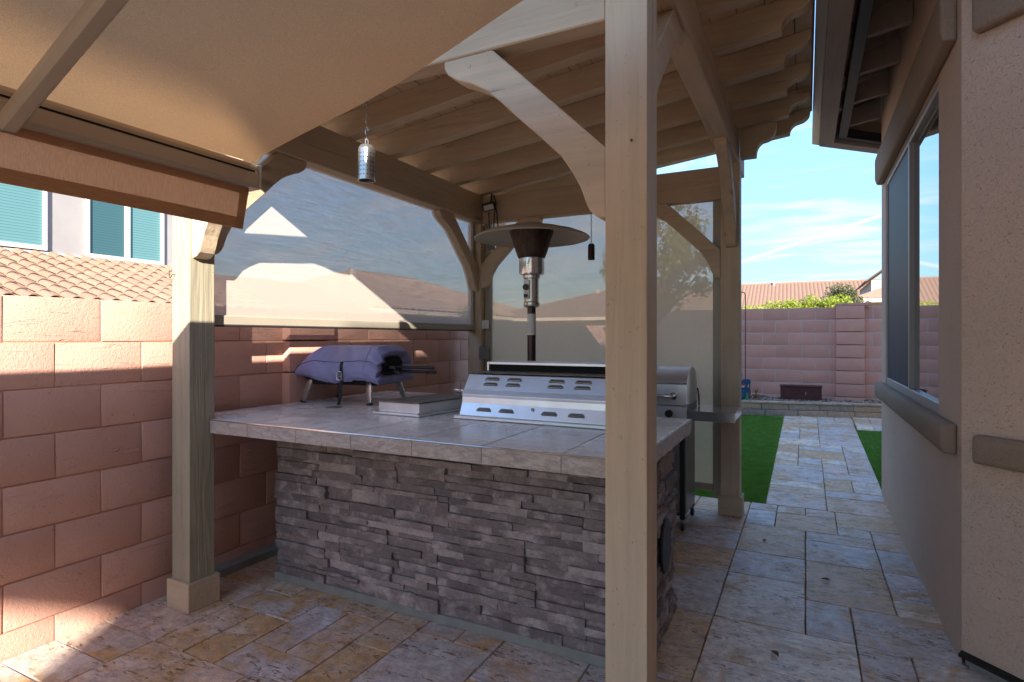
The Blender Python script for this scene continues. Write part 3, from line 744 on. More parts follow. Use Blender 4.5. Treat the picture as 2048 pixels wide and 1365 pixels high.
# tiles: planks across the top
def poly_tile(pts, name='top_tile', mat='tile', z0=CZ - .0078, z1=CZ):
    m = MB(); m.prism(pts, lambda p, q, a: (p, q, a), z0, z1); return m.build(name, M[mat], ct, bevel=.0012)
G = .0026
xs = [-.53 - .004, -.795, -1.13, -1.465, -1.80, -2.135, -2.28]
for a, b in zip(xs[1:], xs[:-1]): poly_tile([(a + G, CY0 + .006), (b - G, CY0 + .006), (b - G, CY1 - .004), (a + G, CY1 - .004)])
poly_tile([(-2.47 + G, CY0 + .006), (-2.28 - G, CY0 + .006), (-2.28 - G, 3.0), (-2.47 + G, 3.0)])
poly_tile([(CX0 + .002, CY0 + .006), (-2.47 - G, CY0 + .006), (-2.47 - G, 3.0), (CX0 + .002, 3.0)])
poly_tile([(EX, 2.012), (CX0 - G, 2.012), (CX0 - G, 3.0), (EX, 3.0)])
rc = [(-2.48 + .2 * math.cos(i / 8 * math.pi / 2), 3.45 + .2 * math.sin(i / 8 * math.pi / 2)) for i in range(9)]
poly_tile([(EX, 3.0 + 2 * G), (-2.28, 3.0 + 2 * G)] + rc + [(EX, 3.65)])
# edge tiles along the front and the right end, with a thin metal corner strip above
fx = [CX0, -2.47, -2.135, -1.80, -1.465, -1.13, -.795, CX1 + .0]
for a, b in zip(fx[:-1], fx[1:]): MB().box(a + .0008, b - .0008, CY0, CY0 + .0098, CZ - CT - .003, CZ - .006).build('edge_tile', M['edge'], ct, bevel=.0012)
sy = [CY0 + .012, 2.3, 2.62, 2.88, CY1]
for a, b in zip(sy[:-1], sy[1:]): MB().box(CX1 - .0098, CX1, a + .0008, b - .0008, CZ - CT - .003, CZ - .006).build('edge_tile', M['edge'], ct, bevel=.0012)
MB().tube([(CX0, CY0 + .001, CZ - .0032), (CX1 - .001, CY0 + .001, CZ - .0032), ], .0036, 8).build('metal_trim', M['chrome'], ct, smooth=True)
MB().tube([(CX1 - .001, CY0 + .001, CZ - .0032), (CX1 - .001, CY1, CZ - .0032)], .0036, 8).build('metal_trim', M['chrome'], ct, smooth=True)
m = MB(); m.lathe([(.0, .0022), (.045, .0022), (.05, .0)], (-2.55, 2.63, CZ + .0005), 24); m.build('outlet_cover', M['steel_dull'], ct, smooth=True)
# dark round vent on the right flank
m = MB(); m.prism([(.10 * math.cos(t * math.pi / 12), .13 * math.sin(t * math.pi / 12)) for t in range(24)], lambda p, q, a: (a, 2.70 + p, .42 + q), BX1 + .03, BX1 + .044); m.build('vent_cover', M['black'], ct, bevel=.006)

# ================================================================== built-in grill (its back faces us)
GX0, GX1 = -1.615, -.70
gr = thing('built_in_grill', (-1.15, 2.75, CZ), 'stainless steel built-in grill seen from behind with rows of louvred vents', 'grill')
prof = [(2.565, CZ + .020), (2.592, CZ + .082), (2.594, CZ + .112), (2.592, CZ + .126), (2.612, CZ + .150), (2.668, CZ + .226), (2.93, CZ + .232), (2.93, CZ + .02)]
m = MB(); m.prism(prof, lambda p, q, a: (a, p, q), GX0, GX1); m.build('body', M['steel'], gr, bevel=.0025, seg=2)
MB().box(GX0 - .025, GX1 + .025, 2.548, 2.96, CZ + .0015, CZ + .019).build('flange', M['steel'], gr, bevel=.003)
MB().box(GX0 + .004, GX1 - .004, 2.676, 2.926, CZ + .2325, CZ + .2365).build('top_ledge', M['greasy'], gr, bevel=.001)
MB().box(GX0 + .01, GX1 - .006, 2.872, 2.876, CZ + .2368, CZ + .276).build('rear_slot', M['void'], gr)  # flat black strip for the shaded gap under the lid rim
hood = MB(); hood.prism([(2.862, CZ + .272), (2.862, CZ + .286), (2.95, CZ + .292), (3.05, CZ + .270), (3.09, CZ + .20), (3.09, CZ + .03), (3.076, CZ + .03), (3.076, CZ + .20), (3.04, CZ + .26), (2.95, CZ + .28), (2.876, CZ + .274)], lambda p, q, a: (a, p, q), GX0 + .012, GX1 - .01)
hd = hood.build('lid', M['steel'], gr, bevel=.001)
MB().box(GX0 + .002, GX0 + .013, 2.858, 3.09, CZ + .236, CZ + .287).build('lid_side', M['steel'], hd, bevel=.001); MB().box(GX1 - .012, GX1 - .001, 2.858, 3.09, CZ + .236, CZ + .287).build('lid_side', M['steel'], hd, bevel=.001)
MB().box(GX0 + .02, GX1 - .02, 2.94, 3.07, CZ + .02, CZ + .2).build('firebox', M['black_metal'], gr)
# louvres: small hooded slots, each its own piece
def louvre(cx_, p0, p1, t, w=.088):
    """on the panel p0->p1 (y,z) at fraction t"""
    yy, zz = p0[0] + (p1[0] - p0[0]) * t, p0[1] + (p1[1] - p0[1]) * t
    d = Vector((0, p1[0] - p0[0], p1[1] - p0[1])).normalized(); nrm = Vector((0, -d.z, d.y)); c = Vector((cx_, yy, zz)); m = MB()
    h = .019
    prof2 = [(-w / 2, 0), (w / 2, 0), (w / 2 - .004, h * .6), (w / 2 - .014, h), (-w / 2 + .014, h), (-w / 2 + .004, h * .6)]
    lo_ = [c + Vector((a, 0, 0)) + d * b + nrm * .0006 for a, b in prof2]
    hi_ = [c + Vector((a * .93, 0, 0)) + d * (b * (.75) if b else 0) + nrm * (.0085 if i < 2 else .003) for i, (a, b) in enumerate(prof2)]
    n = 6; m.add(lo_ + hi_, [tuple(range(n, 2 * n))] + [(i, (i + 1) % n, n + (i + 1) % n, n + i) for i in range(n)])
    o = m.build('louvre', M['steel_dull'], gr, bevel=.0012, smooth=40)
    q = MB(); q.add([c + Vector((-w / 2 + .003, 0, 0)) + nrm * .0009 - d * .0018, c + Vector((w / 2 - .003, 0, 0)) + nrm * .0009 - d * .0018, c + Vector((w / 2 - .003, 0, 0)) + nrm * .0009 - d * .0002, c + Vector((-w / 2 + .003, 0, 0)) + nrm * .0009 - d * .0002], [(0, 1, 2, 3)]); q.build('slot', M['void'], o, fix=False)
pA, pB = prof[4], prof[5]; pC, pD = prof[0], prof[1]
for cx_ in (-1.465, -1.335, -1.10, -.96):
    louvre(cx_, pA, pB, .30); louvre(cx_, pA, pB, .64)
    louvre(cx_ - .01, pC, pD, .40)
m = MB(); m.lathe([(.0045, 0), (.0075, .001), (.0075, -.002)], (0, 0, 0), 16)
o = m.build('screw_hole', M['black_metal'], gr); o.location = (-1.20, 2.580, CZ + .068); o.rotation_euler = (R(70), 0, 0)
m = MB(); m.tube([(GX0 + .005, 2.70, CZ + .125), (-1.70, 2.72, CZ + .127), (-1.76, 2.745, CZ + .127), (-1.79, 2.80, CZ + .120), (-1.80, 2.88, CZ + .10)], .0095, 10); m.build('gas_pipe', M['chrome'], gr, smooth=True)
m = MB(); m.tube([(-1.665, 2.71, CZ + .126), (-1.69, 2.718, CZ + .1268)], .013, 12); m.build('pipe_nut', M['chrome'], gr, smooth=True)

# ================================================================== side burner
sb = thing('side_burner', (-2.0, 2.85, CZ), 'low stainless side burner with a closed brown lid between the covered oven and the grill', 'burner')
pts_b = [(-2.135, 2.52), (-1.83, 2.515), (-1.76, 3.02), (-2.07, 3.03)]
pts_t = [(-2.125, 2.535), (-1.845, 2.53), (-1.778, 3.005), (-2.06, 3.015)]
def frus(name, A, Bp, z0, z1, mat, parent, **k):
    m = MB(); n = len(A); m.add([(x, y, z0) for x, y in A] + [(x, y, z1) for x, y in Bp], [tuple(range(n - 1, -1, -1)), tuple(range(n, 2 * n))] + [(i, (i + 1) % n, (i + 1) % n + n, i + n) for i in range(n)]); return m.build(name, mat, parent, **k)
frus('box', pts_t, pts_t, CZ + .012, CZ + .066, M['steel'], sb, bevel=.002)
fl = [(-2.145, 2.50), (-1.82, 2.495), (-1.75, 3.03), (-2.08, 3.04)]
frus('flange', fl, fl, CZ + .0015, CZ + .011, M['steel'], sb, bevel=.002)
lid = [(x, y) for x, y in pts_t]
frus('lid', [(-2.129, 2.529), (-1.840, 2.524), (-1.773, 3.01), (-2.065, 3.02)], [(-2.126, 2.533), (-1.844, 2.528), (-1.777, 3.006), (-2.062, 3.016)], CZ + .0665, CZ + .073, M['greasy'], sb, bevel=.0015)
for x, y in ((-2.13, 2.512), (-1.835, 2.507)): MB().tube([(x, y, CZ + .011), (x, y, CZ + .022)], .007, 10).build('bolt', M['chrome'], sb, smooth=True)

# ================================================================== covered pizza oven
po = thing('pizza_oven', (-2.66, 3.0, CZ), 'portable pizza oven under a violet grey fabric cover on silver legs', 'pizza oven')
def ov(x, y, z):                                    # slightly turned on the counter
    c, s = math.cos(R(9)), math.sin(R(9)); return (-2.69 + c * x - s * y, 2.95 + s * x + c * y, CZ + z)
def cov(u, v):
    """a sack over the oven: u round the long (x) axis from front hem over the top to rear hem, v along x"""
    x = -.335 + .655 * v
    taper = min(1., v / .30); tap = taper ** .62
    endt = max(0., (v - .93) / .07)
    top = .235 + .135 * tap * (1 - .06 * endt); wid = .155 + .075 * tap; bot = .150 + .014 * math.sin(9 * v) - .022 * max(0, (v - .75) / .25) + .02 * (1 - taper)
    top = bot + (top - bot) * (1 - .10 * endt)
    prof_ = [(-.95, 0), (-1.03, .10), (-1.05, .25), (-1.03, .45), (-.93, .60), (-.76, .82), (-.62, .965), (-.5, 1.0), (0, 1.01), (.4, 1.0), (.62, .97), (.8, .86), (.95, .60), (1., .3), (.96, 0)]
    f = u * (len(prof_) - 1); i = min(int(f), len(prof_) - 2); t = f - i
    a = prof_[i][0] + (prof_[i + 1][0] - prof_[i][0]) * t; b = prof_[i][1] + (prof_[i + 1][1] - prof_[i][1]) * t
    # folds gathered at the strap and at the right-hand end
    fold = .0075 * math.sin(40 * (v - .58) + 9 * b) * math.exp(-((v - .58) / .22) ** 2) * (1 - .5 * b) + .006 * math.sin(26 * b + 30 * v) * max(0, (v - .78) / .22) + .004 * math.sin(55 * v + 4 * b) * max(0, .35 - b)
    if b < .05: fold += .006 * math.sin(70 * v)
    return ov(x + .01 * endt * math.sin(20 * b), a * (wid + fold), bot + (top - bot) * b + .35 * fold)
m = MB(); m.grid(cov, 70, 60)
m.build('cover', M['cover'], po, smooth='all', fix=False)
def capf(v, n=71, inn=.0):
    return [cov(i / 70, v) for i in range(71)]
def closed_end(v, name, mat, push):
    ring_ = capf(v); c = Vector((0, 0, 0))
    for p in ring_: c += Vector(p)
    c /= len(ring_); m = MB(); vs = list(ring_)
    mids = [tuple(Vector(p).lerp(c, .42) + Vector((push * (1 + .3 * math.sin(i * 1.1)), 0, .004 * math.sin(i * .9)))) for i, p in enumerate(ring_)]
    n = len(ring_); vs += mids; vs.append(tuple(c + Vector((push * .9, 0, 0))))
    fs = [(i, (i + 1) % n, n + (i + 1) % n, n + i) for i in range(n)] + [(n + i, n + (i + 1) % n, 2 * n) for i in range(n)]
    m.add(vs, fs); return m.build(name, mat, po, smooth='all')
closed_end(0., 'cover_end', M['cover'], -.02)
# the right-hand end: the cover is gathered inwards round a small dark opening
ring_ = capf(1.); c_ = Vector((0, 0, 0))
for p in ring_: c_ += Vector(p)
c_ /= len(ring_); n = len(ring_); m = MB(); vs = []
for j, (f_, px__) in enumerate(((0., 0.), (.07, .007), (.20, .004), (.36, -.012), (.46, -.035))):
    for i, p in enumerate(ring_):
        q = Vector(p).lerp(c_ + Vector((0, 0, -.012)), f_); q.x += px__ + (.004 * math.sin(i * 1.9 + j) if 0 < j < 4 else 0); q.z += (.003 * math.sin(i * 2.3) if 0 < j < 4 else 0); vs.append(tuple(q))
m.add(vs, [(j * n + i, j * n + (i + 1) % n, (j + 1) * n + (i + 1) % n, (j + 1) * n + i) for j in range(4) for i in range(n)]); m.build('cover_end', M['cover'], po, smooth='all', fix=False)
m = MB(); m.add([tuple(Vector(p).lerp(c_ + Vector((0, 0, -.012)), .46) + Vector((-.012, 0, 0))) for p in ring_], [tuple(range(n))]); m.build('oven_mouth', M['void'], po, fix=False)  # flat black sheet in place of the shaded interior
# stitched seam round the cover
m = MB(); m.tube([tuple(Vector(cov(.268, v / 40)) + Vector((0, -.002, .001))) for v in range(41)], .0016, 5); m.build('seam', M['strap'], po)
m = MB(); m.tube([tuple(Vector(cov(u / 40, .86)) + Vector((0, -.001, .002))) for u in range(3, 30)], .0014, 5); m.build('seam', M['cover'], po)
# tray under the body
tb = [ov(-.27, -.17, 0), ov(.30, -.17, 0), ov(.30, .17, 0), ov(-.27, .17, 0)]; ta = [ov(-.22, -.14, 0), ov(.26, -.14, 0), ov(.26, .14, 0), ov(-.22, .14, 0)]
frus('tray', [(p[0], p[1]) for p in ta], [(p[0], p[1]) for p in tb], CZ + .118, CZ + .168, M['black_metal'], po, bevel=.006)
for (x, y, fx_, fy_) in ((-.22, -.15, -.255, -.185), (.215, -.15, .24, -.185), (.235, .16, .275, .20), (-.20, .16, -.245, .20)):
    a, b = Vector(ov(x, y, .15)), Vector(ov(fx_, fy_, .012)); m = MB()
    sec = [(-.020, -.008), (.020, -.008), (.020, .008), (-.020, .008)]
    d = (b - a).normalized(); sx = Vector((1, 0, 0)) - d * d.x; sx.normalize(); sy_ = d.cross(sx)
    n = 4; m.add([a + sx * p * 1.15 + sy_ * q for p, q in sec] + [b + sx * p * .8 + sy_ * q for p, q in sec], [(0, 1, 2, 3), (7, 6, 5, 4)] + [(i, i + 4, (i + 1) % 4 + 4, (i + 1) % 4) for i in range(4)])
    lg = m.build('leg', M['steel_z'], po, bevel=.004, seg=2, smooth=40)
    q = MB(); f0 = b; q.add([f0 + sx * p * .95 + sy_ * q_ * 1.2 for p, q_ in sec] + [f0 + Vector((0, 0, -.0115)) + sx * p * .95 + sy_ * q_ * 1.2 for p, q_ in sec], [(0, 1, 2, 3), (7, 6, 5, 4)] + [(i, i + 4, (i + 1) % 4 + 4, (i + 1) % 4) for i in range(4)]); q.build('rubber_foot', M['black'], lg)
# strap with a metal buckle
sp = [Vector(cov(u, .615)) + Vector((0, -.004, 0)) for u in (.27, .22, .17, .12, .07, .03)] + [Vector(ov(.065, -.235, .13)), Vector(ov(.062, -.238, .07)), Vector(ov(.058, -.24, .03)), Vector(ov(.057, -.25, .004))]
m = MB()
for i, p in enumerate(sp): pass
vs = [tuple(p + Vector((dx, 0, 0))) for p in sp for dx in (-.012, .012)] + [tuple(p + Vector((dx, .003, 0))) for p in sp for dx in (-.012, .012)]
n = len(sp) * 2; fs = [(2 * i, 2 * i + 1, 2 * i + 3, 2 * i + 2) for i in range(len(sp) - 1)] + [(n + 2 * i, n + 2 * i + 2, n + 2 * i + 3, n + 2 * i + 1) for i in range(len(sp) - 1)] + [(2 * i, 2 * i + 2, n + 2 * i + 2, n + 2 * i) for i in range(len(sp) - 1)] + [(2 * i + 1, n + 2 * i + 1, n + 2 * i + 3, 2 * i + 3) for i in range(len(sp) - 1)]
m.add(vs, fs); st_ = m.build('strap', M['strap'], po)
bx = Vector(ov(.065, -.247, .185)); m = MB()
ringp = [(-.017, -.026), (.017, -.026), (.017, .022), (.010, .026), (-.010, .026), (-.017, .022)]
m.tube([tuple(bx + Vector((a, -.004, b))) for a, b in ringp + ringp[:2]], .0042, 8); m.tube([tuple(bx + Vector((a, -.006, -.004))) for a in (-.017, .017)], .0035, 8)
m.build('buckle', M['chrome'], st_, smooth=True)
for (y_, z_, l_) in ((-.055, .235, .155), (.0, .205, .145)):
    m = MB(); m.tube([ov(.315, y_, z_), ov(.39, y_, z_), ov(.47 + l_, y_ - .02, z_ - .001), ov(.475 + l_, y_ - .02, z_ - .001)], [.007, .0095, .0098, .007], 12); m.build('handle', M['black'], po, smooth=True)
    m = MB(); m.tube([ov(.30, y_, z_ - .004), ov(.345, y_, z_ - .004)], .011, 10); m.build('handle_bracket', M['steel_dull'], po, smooth=True)

# ================================================================== patio heater
HX, HY = -1.705, 3.65
ht = thing('patio_heater', (HX, HY, 0), 'tall patio heater with a wide tan reflector dish and bronze pole behind the grill', 'patio heater')
m = MB(); m.tube([(HX, HY, .72), (HX, HY, 1.60)], .0295, 20); pole = m.build('pole', M['bronze'], ht, smooth=True)
m = MB(); m.lathe([(.0302, 0), (.0302, .148)], (HX, HY, 1.395), 24)
lab = m.build('label', M['white_label'], pole, smooth=True, fix=False)
for k in range(7): MB().tube([(HX + .0306 * math.cos(R(a)), HY + .0306 * math.sin(R(a)), 1.415 + k * .011) for a in (215, 240, 262, 280)], .0012, 4).build('text_line', M['grey_plastic'], lab)
m = MB(); m.lathe([(.0, .0), (.23, .0), (.25, .02), (.25, .05), (.215, .08), (.205, .70), (.18, .74), (.0, .75)], (HX, HY, 0.012), 36); m.build('tank_housing', M['bronze'], ht, smooth=30)
m = MB(); m.lathe([(.031, 0), (.052, .008), (.056, .02), (.056, .035), (.05, .042), (.05, .20), (.058, .205), (.060, .225), (.05, .232)], (HX, HY, 1.585), 28); hs = m.build('valve_housing', M['steel_z'], ht, smooth=30)
m = MB(); m.box(HX - .034, HX + .012, HY - .062, HY - .046, 1.645, 1.775); pl = m.build('control_plate', M['white_vinyl'], hs, bevel=.003)
for z_, r_ in ((1.725, .021), (1.665, .013)):
    m = MB(); m.tube([(HX - .012, HY - .062, z_), (HX - .012, HY - .078, z_)], r_, 18); m.build('knob', M['black'], pl, bevel=.002)
MB().box(HX - .020, HX - .004, HY - .0635, HY - .0622, 1.690, 1.694).build('red_mark', M['red_ink'], pl)
m = MB(); m.prism([(-.010, 0), (.010, 0), (0, .016)], lambda p, q, a: (HX - .008 + p, a, 1.612 + q), HY - .0575, HY - .0565); m.build('warning_sticker', M['yellow_ink'], hs)
# perforated burner collar
m = MB(); m.lathe([(.05, .0), (.084, .004), (.088, .02), (.088, .115), (.080, .122)], (HX, HY, 1.812), 40); col_ = m.build('burner_collar', M['chrome'], ht, smooth=30)
m = MB()
for k in range(34):
    for j in range(6):
        a = 2 * math.pi * (k + .5 * (j % 2)) / 34; z_ = 1.838 + j * .0115; c_ = (HX + .0884 * math.cos(a), HY + .0884 * math.sin(a))
        tx, ty = -math.sin(a) * .0034, math.cos(a) * .0034; i0 = len(m.v)
        m.v += [(c_[0] - tx, c_[1] - ty, z_), (c_[0], c_[1], z_ - .0034), (c_[0] + tx, c_[1] + ty, z_), (c_[0], c_[1], z_ + .0034)]; m.f.append((i0, i0 + 1, i0 + 2, i0 + 3))
o = m.build('perforation', M['void'], col_, fix=False); o['kind'] = 'stuff'
m = MB(); m.lathe([(.092, .0), (.096, .008), (.112, .05), (.152, .178), (.154, .186), (.14, .186)], (HX, HY, 1.930), 44); m.build('emitter', M['emitter'], ht, smooth=30)
m = MB(); m.lathe([(r_ * .90, .060 + z_ * .68) for r_, z_ in [(.0, .235), (.10, .233), (.135, .215), (.165, .198), (.26, .178), (.36, .142), (.425, .108), (.445, .090), (.448, .082), (.440, .078), (.425, .094), (.36, .130), (.26, .165), (.165, .184), (.10, .19), (.0, .19)]], (HX, HY, 1.950), 64); m.build('reflector', M['heater_tan'], ht, smooth=30)
for k in range(3):
    a = R(30 + 120 * k); MB().tube([(HX + .15 * math.cos(a), HY + .15 * math.sin(a), 2.105), (HX + .15 * math.cos(a), HY + .15 * math.sin(a), 2.15)], .004, 8).build('bolt', M['chrome'], ht)

# ================================================================== gas grill on a cart
cg = thing('gas_grill', (-1.0, 4.42, 0), 'small stainless gas grill cart with a domed hood and side shelf by the back post', 'grill')
KX0, KX1, KY0, KY1 = -1.27, -.745, 4.16, 4.66
pr = [(KY0, .90), (KY0, 1.055), (KY0 + .012, 1.075), (KY0 + .05, 1.10), (KY0 + .11, 1.145), (KY0 + .20, 1.165), (KY0 + .32, 1.15), (KY0 + .40, 1.10), (KY0 + .44, 1.0), (KY0 + .44, .90)]
m = MB(); m.prism(pr, lambda p, q, a: (a, p, q), KX0, KX1); hdm = m.build('hood', M['steel'], cg, bevel=.004, seg=2, smooth=30)
MB().box(KX0 - .002, KX1 + .002, KY0 - .004, KY0 + .004, 1.045, 1.060).build('hood_band', M['chrome'], hdm, bevel=.003)
m = MB(); m.tube([(KX0 + .07, KY0, .965), (KX0 + .07, KY0 - .045, .965), (KX0 + .09, KY0 - .055, .965), (KX1 - .11, KY0 - .055, .965), (KX1 - .09, KY0 - .045, .965), (KX1 - .09, KY0, .965)], .0125, 12); m.build('handle', M['chrome'], hdm, smooth=True)
m = MB(); m.tube([(KX1 - .09, KY0 - .002, .965), (KX1 - .09, KY0 - .012, .965)], .026, 18); m.build('handle_boss', M['chrome'], hdm, smooth=30)
MB().box(KX0, KX1, KY0 + .01, KY0 + .44, .80, .897).build('firebox', M['steel_dull'], cg, bevel=.003)
cp = MB().box(KX0, KX1, KY0 - .02, KY0 + .009, .795, .893).build('control_panel', M['steel'], cg, bevel=.003)
for x in (-.86, -1.0, -1.14): MB().tube([(x, KY0 - .02, .842), (x, KY0 - .05, .842)], .027, 18).build('knob', M['black'], cp, bevel=.003)
for x0, x1 in ((KX1 + .004, -.425), (KX0 - .33, KX0 - .004)):
    m = MB(); m.box(x0, x1, KY0 - .015, KY0 + .42, .856, .866); m.box(x0, x1, KY0 - .0155, KY0 - .008, .800, .8665); m.box(x1 - .006, x1 + .001, KY0 - .0150, KY0 + .42, .812, .8662); m.build('side_shelf', M['chrome'], cg, bevel=.002)
MB().tube([(KX1 + .03, KY0 + .34, .87), (KX1 + .028, KY0 + .335, .95), (KX1 + .02, KY0 + .33, 1.0)], .006, 8).build('rotisserie_bracket', M['black_metal'], cg)
for x in (KX0 + .02, KX1 - .055):
    for y in (KY0 + .03, KY0 + .42):
        lg = MB().box(x, x + .035, y, y + .035, .085, .80).build('leg', M['black'], cg, bevel=.004)
        m = MB(); m.prism([(.034 * math.cos(t * math.pi / 8), .034 * math.sin(t * math.pi / 8)) for t in range(16)], lambda p, q, a: (a, y + .03 + p, .0355 + q), x + .006, x + .028); wh = m.build('caster', M['black'], lg, bevel=.004)
        MB().box(x + .003, x + .032, y + .008, y + .03, .055, .086).build('caster_fork', M['chrome'], wh, bevel=.002)
dr = MB().box(KX0 + .057, KX1 - .057, KY0 + .034, KY0 + .046, .125, .792).build('door', M['steel_dull'], cg, bevel=.004); MB().tube([(KX0 + .12, KY0 + .034, .68), (KX0 + .12, KY0 + .01, .68), (KX0 + .12, KY0 + .01, .50), (KX0 + .12, KY0 + .034, .50)], .006, 8).build('door_handle', M['chrome'], dr)
MB().box(KX1 - .022, KX1 - .014, KY0 + .066, KY0 + .419, .12, .80).build('side_panel', M['steel_dull'], cg); MB().box(KX0 + .06, KX1 - .06, KY0 + .04, KY0 + .44, .11, .125).build('bottom_shelf', M['black_metal'], cg)

# ================================================================== hanging lights
def pendant(x, y, z_top, zt, zb, r, mat, chain_mat, label, link_len):
    t = thing('hanging_light', (x, y, zb), label, 'hanging light')
    m = MB(); h = zt - zb; m.lathe([(r * .15, h), (r * .75, h - .002), (r * .93, h - .012), (r, h - .022), (r, .002), (r * 1.0, 0), (r * .94, 0), (r * .94, h - .03), (0, h - .03)], (x, y, zb), 32); b = m.build('shade', mat, t, smooth=30)
    m = MB(); n = 16
    for k in range(n):
        for j in range(int((h - .06) / .02) + 1):
            a = 2 * math.pi * k / n; z_ = zb + .022 + j * .02; s_ = .0032; R_ = r + .0006
            i0 = len(m.v); m.v += [(x + R_ * math.cos(a - s_ / r), y + R_ * math.sin(a - s_ / r), z_), (x + R_ * math.cos(a), y + R_ * math.sin(a), z_ - s_), (x + R_ * math.cos(a + s_ / r), y + R_ * math.sin(a + s_ / r), z_), (x + R_ * math.cos(a), y + R_ * math.sin(a), z_ + s_)]; m.f.append((i0, i0 + 1, i0 + 2, i0 + 3))
    o = m.build('perforation', M['void'], b, fix=False); o['kind'] = 'stuff'
    z = zt - .004; i = 0
    lm = None
    while z < z_top:
        if lm is None:
            q = MB(); hw = link_len * .19; pts = []
            for s_ in range(13):
                a = 2 * math.pi * s_ / 12; pts.append((hw * math.cos(a), 0, link_len * .28 * math.sin(a) + math.copysign(link_len * .24, math.sin(a)) * (1 if abs(math.sin(a)) > .01 else 0)))
            q.tube(pts, link_len * .055, 6, False); lm = q.mesh('chain_link', smooth=True); lm.materials.append(chain_mat)
        link('chain_link', lm, None, t, (x, y, z + link_len * .5), (0, 0, R(35 + 90 * (i % 2)))); z += link_len * .82; i += 1
    return t
pendant(-1.845, 2.115, 2.84, 2.284, 2.118, .0405, M['steel_z'], M['chrome'], 'perforated silver cylinder lamp hanging on a chain at the awning edge', .034)
pendant(-1.605, 4.62, 2.90, 2.165, 2.03, .0285, M['bronze'], M['cable'], 'small dark cylinder lamp hanging on a chain by the back beam', .026)

# ================================================================== things on the back left post
fl_ = thing('flood_light', (-2.64, 4.74, 2.60), 'small black floodlight with a white face under the corner of the pergola roof', 'light')
m = MB(); m.box(-.06, .06, -.028, .028, -.035, .035); b = m.build('housing', M['black'], fl_, bevel=.008); b.matrix_parent_inverse = Matrix(); b.location = (0, -.03, 0); b.rotation_euler = (R(25), R(-12), R(18))
m = MB(); m.box(-.046, .046, -.0305, -.0285, -.024, .024); f_ = m.build('lens', M['white_label'], b); f_.matrix_parent_inverse = Matrix()
m = MB(); m.tube([(-2.64, 4.74, 2.62), (-2.635, 4.752, 2.70), (-2.64, 4.765, 2.735)], .008, 8); m.build('bracket', M['black'], fl_)
ca = thing('cable_loop', (-2.62, 4.75, 2.3), 'dark power cables hanging down the back left post to a plug', 'cable')
for pts_ in ([(-2.66, 4.745, 2.56), (-2.655, 4.742, 2.45), (-2.645, 4.748, 2.32), (-2.64, 4.75, 2.26)], [(-2.60, 4.75, 2.62), (-2.57, 4.735, 2.55), (-2.56, 4.74, 2.42), (-2.575, 4.75, 2.29), (-2.58, 4.752, 2.25)], [(-2.61, 4.75, 2.72), (-2.585, 4.742, 2.64), (-2.60, 4.74, 2.50), (-2.615, 4.75, 2.36), (-2.61, 4.752, 2.24)]):
    m = MB(); m.tube(pts_, .0055, 8); m.build('cable', M['cable'], ca, smooth=True)
MB().box(-2.675, -2.60, 4.735, 4.757, 2.20, 2.26).build('plug', M['grey_plastic'], ca, bevel=.004)
bxo = thing('outlet_cover', (-2.70, 4.757, 1.2), 'grey weatherproof outlet cover on the back left post behind the grill', 'outlet')
m = MB(); m.prism([(-.042, 0), (.042, 0), (.042, .11), (.03, .128), (-.03, .128), (-.042, .11)], lambda p, q, a: (-2.705 + p, a, 1.17 + q), 4.70, 4.758); m.build('cover', M['grey_plastic'], bxo, bevel=.006)
MB().box(-2.745, -2.665, 4.752, 4.7585, 1.46, 1.54).build('cover_plate', M['white_vinyl'], bxo, bevel=.003)

# ================================================================== the house on the right
HXW = .585
hs_ = thing('house', (1.0, 4.5, 0), 'tan stucco house with a tall window and exposed eave close on the right', 'house')
plan = [(HXW, 3.03), (HXW, 5.92), (1.30, 6.635), (1.30, 7.4), (8, 7.4), (8, -2.3), (1.30, -2.3), (1.30, 2.315)]
WZ0, WZ1, WY0, WY1 = 1.0, 2.655, 3.50, 5.62
def quad(m, a, b, z0, z1): m.add([(a[0], a[1], z0), (b[0], b[1], z0), (b[0], b[1], z1), (a[0], a[1], z1)], [(0, 1, 2, 3)])
n = len(plan)
for i in range(n):
    a, b = plan[i], plan[(i + 1) % n]; m = MB()
    if i == 0:
        m.add([(HXW, 3.03, 0), (HXW, WY0, 0), (HXW, WY1, 0), (HXW, 5.92, 0), (HXW, 3.03, WZ0), (HXW, WY0, WZ0), (HXW, WY1, WZ0), (HXW, 5.92, WZ0), (HXW, 3.03, WZ1), (HXW, WY0, WZ1), (HXW, WY1, WZ1), (HXW, 5.92, WZ1), (HXW, 3.03, 3.55), (HXW, WY0, 3.55), (HXW, WY1, 3.55), (HXW, 5.92, 3.55)],
              [(0, 1, 5, 4), (1, 2, 6, 5), (2, 3, 7, 6), (4, 5, 9, 8), (6, 7, 11, 10), (8, 9, 13, 12), (9, 10, 14, 13), (10, 11, 15, 14)])
        d_ = .05
        m.add([(HXW, WY0, WZ0), (HXW, WY1, WZ0), (HXW, WY1, WZ1), (HXW, WY0, WZ1), (HXW + d_, WY0, WZ0), (HXW + d_, WY1, WZ0), (HXW + d_, WY1, WZ1), (HXW + d_, WY0, WZ1)], [(0, 1, 5, 4), (1, 2, 6, 5), (2, 3, 7, 6), (3, 0, 4, 7)])
        m.build('wall', M['stucco'], hs_, fix=False)
    else:
        quad(m, a, b, .0 if i != n - 1 else .06, 3.45 if i in (2, 3, 4, 5, 6) else 3.55); m.build('wall', M['stucco'], hs_, fix=False)
# rounded corner between the side wall and the canted wall
m = MB(); pts_ = [(HXW - .004 + .022 * (1 - math.cos(t * R(45) / 6)), 3.052 - .03 * math.sin(t * R(45) / 6) * 1.2) for t in range(7)]
